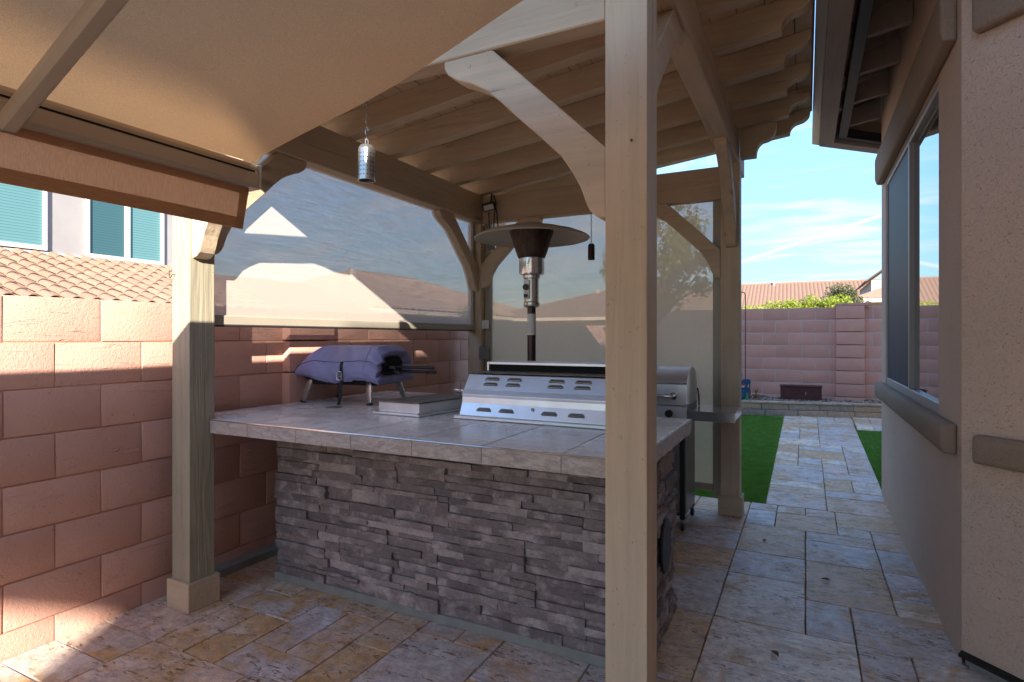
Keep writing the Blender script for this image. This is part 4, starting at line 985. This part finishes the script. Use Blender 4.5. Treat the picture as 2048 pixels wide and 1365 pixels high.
# weep screed under the canted wall
m = MB(); m.prism([(0, 0), (.02, -.012), (.02, -.024), (-.01, -.024)], lambda p, q, a: (HXW + (a) - p * .7, 3.03 - a - p * .7, .062 + q), -.0, .75); m.build('weep_screed', M['black_metal'], hs_)
m = MB(); m.add([(HXW + .015, 3.045, -.01), (1.31, 2.335, -.01), (1.31, 2.335, .06), (HXW + .015, 3.045, .06)], [(0, 1, 2, 3)]); m.build('stem_wall', M['footing'], hs_, fix=False)
def trim(z0, z1, y0, y1, proud, name):
    zc2, hh = (z0 + z1) / 2, (z1 - z0) / 2
    sec = [(.0, -hh), (-proud * .8, -hh * .96), (-proud, -hh * .6), (-proud, hh * .6), (-proud * .8, hh * .96), (.0, hh)]
    m = MB(); m.prism(sec, lambda p, q, a: (HXW - .0005 + p, a, zc2 + q), y0, y1); return m.build(name, M['stucco_trim'], hs_, bevel=.018, seg=3, smooth=60)
trim(.868, 1.004, 3.10, 5.80, .062, 'window_sill'); trim(2.668, 2.93, 3.10, 5.80, .062, 'window_head')
for z0, z1 in ((.863, .985), (2.615, 2.87)):
    m = MB(); s0, s1 = .068, .95; zc2, hh = (z0 + z1) / 2, (z1 - z0) / 2
    m.prism([(0, -hh), (.05, -hh * .95), (.05, hh * .95), (0, hh)], lambda p, q, a: (HXW + a * .7071 - p * .7071 - .0004, 3.03 - a * .7071 - p * .7071 - .0004, zc2 + q), s0, s1); m.build('wall_band', M['stucco_trim'], hs_, bevel=.02, seg=3, smooth=60)
# window
wn = empty('window', (HXW + .03, 4.5, 1.0)); BASE[wn.name] = Vector((HXW + .03, 4.5, 1.0)); par(wn, hs_)
wn.matrix_parent_inverse = Matrix.Translation(-base(hs_))
FX0, FX1 = HXW + .004, HXW + .046; MY = 4.44
fr = MB(); w_ = .034
fr.box(FX0, FX1, WY0 + .001, WY1 - .001, WZ0 + .001, WZ0 + .05); fr.box(FX0, FX1, WY0 + .001, WY1 - .001, WZ1 - w_, WZ1 - .001); fr.box(FX0 + .001, FX1, WY0 + .001, WY0 + w_, WZ0 + .05, WZ1 - w_); fr.box(FX0 + .001, FX1, WY1 - w_, WY1 - .001, WZ0 + .05, WZ1 - w_); fr.box(FX0 - .004, FX1 - .002, MY - .020, MY + .020, WZ0 + .05, WZ1 - w_)
fr.build('frame', M['frame_grey'], wn, bevel=.003)
MB().box(FX0 + .024, FX0 + .029, WY0 + w_, MY - .02, WZ0 + .05, WZ1 - w_).build('pane', M['glass'], wn)
MB().box(FX0 + .010, FX0 + .014, MY + .020, WY1 - w_, WZ0 + .05, WZ1 - w_).build('insect_screen', M['insect'], wn)
# eave: fascia, gutter, rafter tails, boarding
off_ = .485
def offs(d):
    k = d * math.tan(R(22.5))
    return [(1.30 + k * 0 + .0, 2.315 - d * math.sqrt(2) + 0), (HXW - d, 3.03 - k), (HXW - d, 5.92 + k), (1.30, 6.635 + d * math.sqrt(2))]
def ring_strip(d0, d1, z00, z01, z10, z11, name, mat, par_=hs_, **k):
    A, B_ = offs(d0), offs(d1); m = MB()
    for i in range(3):
        a0, a1, b0, b1 = A[i], A[i + 1], B_[i], B_[i + 1]
        m.add([(a0[0], a0[1], z00), (a1[0], a1[1], z00), (b1[0], b1[1], z10), (b0[0], b0[1], z10), (a0[0], a0[1], z01), (a1[0], a1[1], z01), (b1[0], b1[1], z11), (b0[0], b0[1], z11)], [(0, 1, 2, 3), (7, 6, 5, 4), (0, 4, 5, 1), (3, 2, 6, 7), (1, 5, 6, 2), (0, 3, 7, 4)])
    return m.build(name, mat, par_, **k)
EZ = 3.165
ring_strip(.475, .355, EZ, EZ + .20, EZ, EZ + .24, 'fascia', M['fascia'])
ring_strip(.535, .4755, EZ + .035, EZ + .15, EZ + .015, EZ + .15, 'gutter', M['frame_grey'], bevel=.008, seg=2, smooth=40)
ring_strip(.325, .255, EZ + .02, EZ + .105, EZ + .02, EZ + .105, 'dark_channel', M['black_metal'], bevel=.004)
ring_strip(.49, -.70, EZ + .20, EZ + .26, EZ + .20 + 1.19 * .33, EZ + .26 + 1.19 * .33, 'eave_boarding', M['fascia'])
for k in range(6):
    y = 3.10 + .58 * k
    m = MB(); m.prism([(HXW - .355, EZ + .10), (HXW + .0, EZ + .15), (HXW + .0, EZ + .33), (HXW - .355, EZ + .22)], lambda p, q, a: (p, a, q), y, y + .045); m.build('eave_rafter', M['fascia'], hs_, bevel=.003)
for y in (3.42, 5.35): MB().box(HXW - .354, HXW - .318, y, y + .06, EZ + .06, EZ + .075).build('channel_bracket', M['frame_grey'], hs_)
# main eave and roof, then an unseen tall wing added for its shadow
MB().box(.80, 1.299, -2.7, 1.60, 3.36, 3.50).build('main_eave', M['fascia'], hs_)
m = MB(); m.add([(.80, -2.7, 3.505), (8.5, -2.7, 3.505), (8.5, 7.9, 3.505), (1.31, 7.9, 3.505), (1.31, 1.6, 3.68), (.80, 1.6, 3.505), (4.65, .8, 4.6), (4.65, 4.0, 4.6)], [(0, 1, 6), (1, 2, 7, 6), (2, 3, 7), (3, 4, 7), (4, 5, 0, 6, 7)]); m.build('roof', M['rooftile_far'], hs_)
w = MB().box(3.7, 9.0, -9.17, 7.2, 0, 6.05).build('upper_wall', M['stucco'], hs_)  # unseen wing, placed and sized to shade the pergola front and yard
MB().box(3.4, 9.4, -9.22, 7.6, 5.43, 6.21).build('shading_eave', M['fascia'], w)
MB().box(3.4, 3.45, -11.0, -9.221, 5.45, 6.2).build('sun_cut_beam', M['fascia'], w); MB().box(3.4, 3.45, -11.07, -11.001, 0, 6.2).build('sun_cut_post', M['fascia'], w)  # unseen beam and post, added to cut off the low sun patch
MB().box(3.4, 3.62, -6.9, 7.6, 6.21, 6.43).build('shading_ledge', M['stucco'], w)  # unseen edge, added to raise the shadow line on the left wall
m = MB(); m.add([(3.4, -9.22, 6.215), (9.4, -9.22, 6.215), (9.4, 7.6, 6.215), (3.4, 7.6, 6.215), (6.4, -6, 7.3), (6.4, 4, 7.3)], [(0, 1, 4), (1, 2, 5, 4), (2, 3, 5), (3, 0, 4, 5)]); m.build('upper_roof', M['rooftile_far'], w)

# ================================================================== planter, yard things
pl_ = thing('planter_wall', (0, 10.3, .18), 'low curved planter wall of grey and tan blocks with sandstone capping', 'planter')
def py(x): return 9.72 + .30 * (x + 1.0) - .03 * (x + 1.0) ** 2 if x > -1 else 9.72 + .04 * (x + 1)
blk = {}
def wallrow(z0, z1, lens, proud, name, mat, seed, jitter=True):
    rr = random.Random(seed); x = -3.0
    while x < 1.7:
        w = rr.uniform(*lens); a, b = x + .004, x + w - .004; ya, yb = py(a), py(b); ang = math.atan2(yb - ya, b - a); L = math.hypot(b - a, yb - ya)
        m = MB(); m.box(-L / 2, L / 2, -.06 - proud, .10, 0, z1 - z0 - .004)
        if jitter: m.v = [(x_, y_ + rr.uniform(-.006, .006), z_) for x_, y_, z_ in m.v]
        me = m.mesh(name, bevel=.007, seg=2, smooth=40); o = link(name, me, mat, pl_, ((a + b) / 2, (ya + yb) / 2, z0), (0, 0, ang)); x += w
def mk_plant():
    m, nt = new_mat('planter_block'); p = rpos(nt); n = noise(nt, p, 30., 5., .65)
    c = ramp(nt, rnd(nt), [(0, (.36, .29, .235)), (.35, (.46, .32, .225)), (.6, (.33, .285, .255)), (1, (.52, .36, .25))])
    c = mixc(nt, 1., c, ramp(nt, n, [(.3, .7), (.7, 1.15)]), 'MULTIPLY'); out(nt, pbsdf(nt, c, .85, 0, bump(nt, n, .7, .01), .25)); return m
M['planter'] = mk_plant()
M['cap'] = mk_tile('sandstone_cap', (.44, .30, .20), (.52, .42, .32), 0)
wallrow(.155, .262, (.34, .46), 0, 'planter_block', M['planter'], 4); wallrow(.262, .352, (.34, .46), .004, 'planter_block', M['planter'], 5)
wallrow(.352, .385, (.5, .7), .02, 'cap_stone', M['cap'], 6, False)
m = MB(); m.grid(lambda u, v: (-3.0 + 4.6 * u, py(-3.0 + 4.6 * u) + .06 + (BY - .01 - py(-3.0 + 4.6 * u) - .06) * v, .355 + .012 * math.sin(37 * u + 9 * v) + .01 * math.sin(90 * u)), 60, 8); so = m.build('soil', M['soil'], smooth='all', fix=False); struct(so)
# pebbles on the soil
m = MB(); rr = random.Random(8)
for _ in range(500):
    x = rr.uniform(-1.3, 1.2); y = rr.uniform(py(x) + .08, BY - .1); r_ = rr.uniform(.008, .022); i0 = len(m.v)
    m.v += [(x - r_, y, .36), (x, y - r_, .36), (x + r_, y, .36), (x, y + r_, .36), (x, y, .36 + r_ * .9)]; m.f += [(i0, i0 + 1, i0 + 4), (i0 + 1, i0 + 2, i0 + 4), (i0 + 2, i0 + 3, i0 + 4), (i0 + 3, i0, i0 + 4)]
pb = m.build('gravel', M['planter']); pb['kind'] = 'stuff'; pb['label'] = 'loose pebbles on the soil of the planter'; pb['category'] = 'gravel'
# maroon trough
tr = thing('trough', (-.07, 10.55, .36), 'long maroon wooden trough standing on the planter against the back wall', 'trough')
m = MB(); x0, x1, y0, y1, z0, z1 = -.375, .225, 10.46, 10.66, .365, .585
m.box(x0 + .008, x1 - .008, y0, y0 + .02, z0, z1 - .012); m.box(x0 + .008, x1 - .008, y1 - .02, y1, z0, z1 - .012); m.build('side_board', M['maroon'], tr, bevel=.003)
for a in (x0, x1 - .02): MB().box(a, a + .02, y0 + .021, y1 - .021, z0, z1 - .014).build('end_board', M['maroon'], tr, bevel=.003)
rim = MB(); rim.box(x0 - .012, x1 + .012, y0 - .012, y0 + .03, z1 - .011, z1 + .008); rim.box(x0 - .012, x1 + .012, y1 - .03, y1 + .012, z1 - .011, z1 + .008); rim.build('rim', M['maroon'], tr, bevel=.003)
MB().box(x0 + .03, x1 - .03, y0 + .021, y1 - .021, z0 + .05, z1 - .03).build('soil_fill', M['soil'], tr)
MB().box(-.005, .001, y0 - .002, y0 + .0, z0 + .08, z0 + .13).build('latch', M['white_label'], tr)
# terracotta pot with a small plant
pt = thing('flower_pot', (-.735, 10.35, .36), 'small terracotta pot with a thin plant on the planter wall', 'flower pot')
m = MB(); m.lathe([(.0, .0), (.035, .0), (.048, .05), (.056, .052), (.058, .07), (.050, .07), (.046, .055), (.0, .055)], (-.735, 10.35, .365), 24); m.build('pot', M['terracotta'], pt, smooth=30)
m = MB(); rr = random.Random(2)
for k in range(14):
    a = rr.uniform(0, 6.28); h_ = rr.uniform(.06, .15); rx = rr.uniform(.01, .05); c = Vector((-.735, 10.35, .42)); t_ = c + Vector((rx * math.cos(a), rx * math.sin(a), h_)); sd = Vector((-math.sin(a), math.cos(a), 0)) * .008; md = c.lerp(t_, .6)
    i0 = len(m.v); m.v += [tuple(c), tuple(md + sd), tuple(t_), tuple(md - sd)]; m.f.append((i0, i0 + 1, i0 + 2, i0 + 3))
m.build('leaves', M['leaf_pot'], pt, fix=False)
# painted yard ornament
ornc = {'teal': (.02, .16, .20), 'blue': (.015, .08, .19), 'green': (.05, .36, .12), 'yellow': (.68, .55, .06), 'red': (.52, .04, .05), 'cream': (.72, .66, .55)}
for k_, c_ in ornc.items(): M['orn_' + k_] = simple('enamel_' + k_, c_, .35, 0, .1)
orn = thing('yard_ornament', (-.885, 10.2, .36), 'colourful painted metal bird ornament in teal, red and green beside the back post', 'ornament')
OX, OY, OZ = -.885, 10.15, .37
m = MB(); m.prism([(-.10, 0), (.07, 0), (.085, .10), (.075, .20), (.085, .30), (.07, .325), (-.02, .325), (-.06, .29), (-.10, .20)], lambda p, q, a: (OX + p, a, OZ + q), OY, OY + .02); ob = m.build('body', M['orn_blue'], orn, bevel=.004)
def patch(c, pts_, d=.004): m = MB(); m.prism(pts_, lambda p, q, a: (OX + p, a, OZ + q), OY - d, OY - .0005); m.build('painted_patch', M['orn_' + c], ob)
patch('red', [(-.055, .22), (-.005, .215), (.005, .235), (-.03, .265), (-.05, .25)]); patch('cream', [(-.06, .185), (-.02, .19), (0, .212), (-.055, .217)]); patch('green', [(.0, .0), (.055, .0), (.045, .07), (.02, .12), (.012, .05)]); patch('yellow', [(.045, .18), (.062, .235), (.05, .25), (.035, .20)]); patch('teal', [(-.09, .02), (-.02, .03), (-.01, .12), (-.05, .16), (-.095, .12)]); patch('red', [(.05, .05), (.078, .05), (.075, .13), (.055, .11)]); patch('cream', [(-.03, .06), (-.015, .10), (-.02, .14), (-.035, .10)])
m = MB(); m.prism([(-.10, .20), (-.06, .29), (-.05, .42), (-.075, .34), (-.115, .24)], lambda p, q, a: (OX + p, a, OZ + q), OY + .003, OY + .017); m.build('beak_fin', M['orn_teal'], orn, bevel=.002)
# shepherd hooks
def hook(x, y, z0, z1, w, label, sgn=1):
    t = thing('shepherd_hook', (x, y, z0), label, 'garden hook'); pts_ = [(x, y, z0), (x, y, z1 - w)]
    for k in range(1, 11):
        a = math.pi * k / 10; pts_.append((x - sgn * w + sgn * w * math.cos(a), y, z1 - w + w * math.sin(a)))
    pts_.append((x - sgn * 2 * w, y, z1 - w - .04)); pts_.append((x - sgn * (2 * w + .03), y, z1 - w - .07))
    m = MB(); m.tube(pts_, .0075, 8); m.build('rod', M['hookiron'], t, smooth=True)
hook(-.895, 10.3, .3, 2.13, .055, 'thin dark shepherd hook standing against the back wall next to the back post'); hook(-3.28 + .6, 9.6, .2, 2.06, .10, 'thin shepherd hook seen through the tan back shade', -1)

# ================================================================== vegetation
def leaf_cloud(name, mat, parent, centers, count, size, seed, squash=1.):
    rr = random.Random(seed); m = MB()
    for _ in range(count):
        c, r = rr.choice(centers); d = Vector((rr.gauss(0, 1), rr.gauss(0, 1), rr.gauss(0, 1) * squash)).normalized() * r * rr.random() ** .45
        p = Vector(c) + d; s_ = size * rr.uniform(.6, 1.25); a = Vector((rr.gauss(0, 1), rr.gauss(0, 1), rr.gauss(0, .7))).normalized(); b = a.orthogonal().normalized(); b = (b * math.cos(rr.random() * 6.28) + a.cross(b) * math.sin(rr.random() * 6.28)) * .42
        i0 = len(m.v); m.v += [tuple(p - a * s_ * .5), tuple(p + b * s_ * .5), tuple(p + a * s_ * .55), tuple(p - b * s_ * .5)]; m.f.append((i0, i0 + 1, i0 + 2, i0 + 3))
    return m.build(name, mat, parent, fix=False)
def tree(name, loc, h, centers, mat, count, size, label, seed, cat='tree', trunk_r=.05):
    t = thing(name, loc, label, cat); rr = random.Random(seed); m = MB(); base_ = Vector(loc); top = base_ + Vector((rr.uniform(-.08, .08), rr.uniform(-.08, .08), h * .5))
    m.tube([base_, base_.lerp(top, .5) + Vector((.03, .02, 0)), top], [trunk_r, trunk_r * .8, trunk_r * .62], 9)
    for c, r in centers:
        c = Vector(c); mid = top.lerp(c, .5) + Vector((rr.uniform(-.1, .1), rr.uniform(-.1, .1), .05)); m.tube([top - Vector((0, 0, .1)), mid, c], [trunk_r * .5, trunk_r * .32, trunk_r * .12], 6)
        for _ in range(3):
            e_ = c + Vector((rr.uniform(-1, 1), rr.uniform(-1, 1), rr.uniform(-.6, 1))) * r * .9; m.tube([mid.lerp(c, .6), e_], [trunk_r * .16, trunk_r * .05], 5)
    m.build('trunk', M['bark'], t, smooth=40); leaf_cloud('crown', mat, t, centers, count, size, seed + 1); return t
rr = random.Random(31)
cc = []
for k in range(26):
    a = rr.uniform(0, 6.28); q = rr.random() ** .6; z = rr.uniform(1.95, 3.75); wid = .95 * (1 - abs(z - 2.75) / 1.5 * .6)
    cc.append(((-2.05 + wid * q * math.cos(a), 9.0 + wid * q * math.sin(a), z), rr.uniform(.16, .30)))
tree('citrus_tree', (-2.05, 9.0, .12), 3.2, cc, M['leaf_citrus'], 6500, .085, 'airy green tree seen through the tan back shade', 40)
cc = [((-1.9 + .26 * k, 17.2 + rr.uniform(-.4, .4), 2.02 + rr.uniform(-.15, .2)), rr.uniform(.24, .36)) for k in range(7)]
tree('hedge_shrub', (-1.1, 17.2, -.05), 1.9, cc, M['leaf_lime'], 5200, .085, 'bright lime green shrub rising over the back wall beside the post', 50, 'shrub', .03)
cc = [((-.15 + .24 * k, 17.0 + rr.uniform(-.3, .3), 2.0 + .06 * k + rr.uniform(-.12, .16)), rr.uniform(.22, .34)) for k in range(5)]
tree('hedge_shrub', (.3, 17.0, -.05), 1.9, cc, M['leaf_lime'], 4200, .08, 'bright lime green shrub over the back wall near its pier', 60, 'shrub', .03)
cc = [((1.0 + rr.uniform(-.6, .55), 20 + rr.uniform(-.6, .6), 2.4 + rr.uniform(-.35, .45)), rr.uniform(.25, .42)) for k in range(12)]
tree('olive_tree', (1.0, 20, -.05), 2.6, cc, M['leaf_olive'], 6000, .10, 'grey green rounded tree beyond the back wall in front of the far roofs', 70)
cc = [((-10.8 + rr.uniform(-1.6, 1.6), 17 + rr.uniform(-.5, .5), 1.75 + rr.uniform(-.2, .35)), rr.uniform(.3, .5)) for k in range(9)]
tree('hedge_shrub', (-10.8, 17, -.05), 1.8, cc, M['leaf_olive'], 3000, .1, 'low green shrub above the wall at the left edge of the tan back shade', 80, 'shrub', .04)

# ================================================================== neighbouring houses
# two-storey house to the left, with a clay tiled lower roof
nh = thing('neighbour_house', (-16, 6, 0), 'two storey pale stucco house with teal blinds over a pink clay tile roof', 'house')
NX = -14.0
m = MB(); m.box(-22, NX, -3, 9.9, 0, 6.4); m.build('wall', M['stucco_white'], nh)
m = MB(); m.add([(-22.5, -3.5, 6.402), (NX + .5, -3.5, 6.402), (NX + .5, 10.4, 6.402), (-22.5, 10.4, 6.402), (-18, 1, 7.8), (-18, 6, 7.8)], [(0, 1, 2, 3), (0, 1, 4), (1, 2, 5, 4), (2, 3, 5), (3, 0, 4, 5)]); m.build('upper_roof', M['rooftile'], nh)
m = MB(); m.box(NX + .001, NX + .06, -3, 9.9, 3.03, 3.13); m.build('trim_band', M['white_vinyl'], nh)
def nwin(y0, y1, z0, z1, mull, darkleft):
    w = empty('window', (NX + .03, y0, z0)); BASE[w.name] = Vector((NX + .03, y0, z0)); par(w, nh)
    f = MB(); t = .055; f.box(NX + .001, NX + .08, y0 - t, y1 + t, z0 - t - .03, z0); f.box(NX + .001, NX + .08, y0 - t, y1 + t, z1, z1 + t); f.box(NX + .0015, NX + .079, y0 - t, y0, z0, z1); f.box(NX + .0015, NX + .079, y1, y1 + t, z0, z1)
    if mull: f.box(NX + .0015, NX + .075, mull - .05, mull + .05, z0, z1)
    f.build('frame', M['white_vinyl'], w)
    if mull:
        MB().box(NX + .002, NX + .03, y0, mull - .05, z0, z1).build('pane', M['blind_dark'] if darkleft else M['blind'], w); MB().box(NX + .002, NX + .02, mull + .05, y1, z0, z1).build('pane', M['blind'], w)
    else: MB().box(NX + .002, NX + .02, y0, y1, z0, z1).build('pane', M['blind'], w)
nwin(4.55, 6.2, 3.25, 4.75, None, False); nwin(7.05, 8.63, 3.21, 4.72, 7.845, True)
# barrel tiles, each a piece
PIT = .33; TW, TL = .30, .36
def tile_mesh():
    m = MB(); n = 8; vs = []; fs = []
    # s-shaped barrel: crown and pan across y, along +x down the slope
    prof_ = []
    for i in range(n + 1): t = math.pi * i / n; prof_.append((-.088 * math.cos(t), .075 * math.sin(t)))
    prof_ += [(.12, -.012), (.16, -.018), (.20, -.008)]
    prof_ = [(p - .05, q) for p, q in prof_]
    for x_, dz, th in ((-.04, .0, .014), (TL + .03, .028, .014)):
        for p, q in prof_: vs.append((x_, p, q + dz))
        for p, q in prof_: vs.append((x_, p, q + dz - th))
    k = len(prof_)
    for i in range(k - 1):
        fs.append((i, i + 1, 2 * k + i + 1, 2 * k + i)); fs.append((2 * k + i, 2 * k + i + 1, 3 * k + i + 1, 3 * k + i))
    m.add(vs, fs); me = m.mesh('roof_tile', smooth=40); me.materials.append(M['rooftile']); return me
tm = tile_mesh(); ang = math.atan(PIT)
rf = MB(); rf.add([(NX, -3, 3.06), (NX + 4.6, -3, 3.06 - 4.6 * PIT), (NX + 4.6, 13.2, 3.06 - 4.6 * PIT), (NX, 13.2, 3.06)], [(0, 1, 2, 3)]); rfo = rf.build('lower_roof', M['rooftile'], nh, fix=False)
for r_ in range(10):
    xx = NX + r_ * TL * math.cos(ang)
    for c in range(19):
        yy = 4.0 + c * TW
        if yy < 3.9 + (-(xx)) * .0: continue
        link('roof_tile', tm, None, rfo, (xx, yy + random.uniform(-.004, .004), 3.085 - (xx - NX) * PIT + random.uniform(-.003, .003)), (0, ang, 0))
MB().box(NX + .1, NX + 4.2, -2.5, 13.0, 0, 1.6).build('lower_wall', M['stucco_far'], nh)

def tiled_slope(m, a, b, c, d, n, amp):
    """corrugated slope: ridge a-b, eave d-c, n barrels"""
    a, b, c, d = map(Vector, (a, b, c, d)); nrm = (b - a).cross(d - a).normalized()
    if nrm.z < 0: nrm = -nrm
    k = n * 4; vs = []
    for i in range(k + 1):
        t = i / k; o = nrm * (amp * abs(math.sin(math.pi * i / 4)))
        vs += [a.lerp(b, t) + o, d.lerp(c, t) + o]
    m.add(vs, [(2 * i, 2 * i + 2, 2 * i + 3, 2 * i + 1) for i in range(k)])
def hip_house(name, x0, x1, y0, y1, ze, zr, inset, mat, label, wall, chim=None, n=40):
    t = thing(name, ((x0 + x1) / 2, (y0 + y1) / 2, 0), label, 'house')
    MB().box(x0 + .5, x1 - .5, y0 + .5, y1 - .5, -.05, ze).build('wall', wall, t)
    ym = (y0 + y1) / 2; xm = (x0 + x1) / 2; m = MB()
    if x1 - x0 >= y1 - y0:
        r0, r1 = (x0 + inset, ym, zr), (x1 - inset, ym, zr)
        tiled_slope(m, r0, r1, (x1, y0, ze), (x0, y0, ze), n, .05); tiled_slope(m, r0, r1, (x1, y1, ze), (x0, y1, ze), n, .05); tiled_slope(m, r1, r1, (x1, y1, ze), (x1, y0, ze), n // 2, .05); tiled_slope(m, r0, r0, (x0, y1, ze), (x0, y0, ze), n // 2, .05)
    else:
        r0, r1 = (xm, y0 + inset, zr), (xm, y1 - inset, zr)
        tiled_slope(m, r0, r1, (x1, y1, ze), (x1, y0, ze), n, .05); tiled_slope(m, r0, r1, (x0, y1, ze), (x0, y0, ze), n, .05); tiled_slope(m, r0, r0, (x1, y0, ze), (x0, y0, ze), n // 2, .05); tiled_slope(m, r1, r1, (x1, y1, ze), (x0, y1, ze), n // 2, .05)
    m.build('roof', mat, t)
    MB().box(x0 + .02, x1 - .02, y0 + .02, y1 - .02, ze - .16, ze - .01).build('fascia', M['stucco_far'], t)
    m = MB(); m.tube([Vector(r0) - Vector((0, 0, .02)), Vector(r1) - Vector((0, 0, .02))], .12, 8); m.build('ridge_tiles', mat, t)
    if chim: MB().box(chim[0], chim[0] + .16, chim[1], chim[1] + .16, chim[2], chim[3]).build('roof_vent', M['stucco_far'], t)
    return t
hip_house('neighbour_house', -24, -12.4, 14.5, 30, 2.35, 4.35, 5.2, M['rooftile_brown'], 'brown tile roof house seen through the sunlit left shade', M['stucco_far'], (-16.2, 17.6, 3.6, 4.12))
hip_house('neighbour_house', -14.5, -2.0, 24.5, 38, 2.3, 4.15, 6.0, M['rooftile_far'], 'hip roofed sand coloured house seen through the tan back shade', M['stucco_far'], (-9.8, 29, 3.2, 3.9))
hip_house('neighbour_house', -16, 5.5, 46, 58, 2.9, 5.75, .4, M['rooftile_far'], 'long salmon tile roof far beyond the back wall and the lime shrubs', M['stucco_far'], (-2.4, 51.6, 5.4, 5.95), 76)
# gabled house to the right of the far roof
gh = hip_house('neighbour_house', 1.62, 11, 25.5, 35, 2.86, 4.7, 4.0, M['rooftile'], 'pale house with a stepped pink tile roof by the back wall pier', M['stucco_white'], None, 30)
m = MB(); tiled_slope(m, (3.3, 27.2, 4.5), (3.3, 33, 4.5), (2.15, 33, 3.62), (2.15, 27.2, 3.62), 16, .05); m.build('roof_step', M['rooftile'], gh)
MB().box(2.35, 3.3, 27.4, 33, 2.7, 3.68).build('upper_wall', M['stucco_white'], gh)
MB().box(3.35, 3.9, 26.9, 27.4, 2.5, 4.3).build('chimney', M['rooftile_far'], gh)

# ================================================================== fallen leaves on the paving
for k, (x, y, s_, lb) in enumerate(((-.12, 2.75, .03, 'curled dry brown leaf on the paving nearest to the front post'), (.33, 2.62, .028, 'dry brown leaf on the paving nearest to the canted house wall'), (.10, 3.72, .026, 'dry brown leaf in the middle of the paved passage'), (-.25, 4.25, .024, 'small dry brown leaf on the paving nearest to the back post'))):
    m = MB(); rr = random.Random(k); a = rr.uniform(0, 6.28)
    m.grid(lambda u, v: (x + s_ * ((u - .5) * 2 * math.cos(a) - (v - .5) * .9 * math.sin(a) * math.sin(math.pi * u)), y + s_ * ((u - .5) * 2 * math.sin(a) + (v - .5) * .9 * math.cos(a) * math.sin(math.pi * u)), .006 + .008 * abs(v - .5) * 2 * math.sin(math.pi * u) + .003 * u), 5, 2)
    tag(m.build('dry_leaf', M['leaf_dry'], None, fix=False), lb, 'leaf', 'dry leaves on the paving')
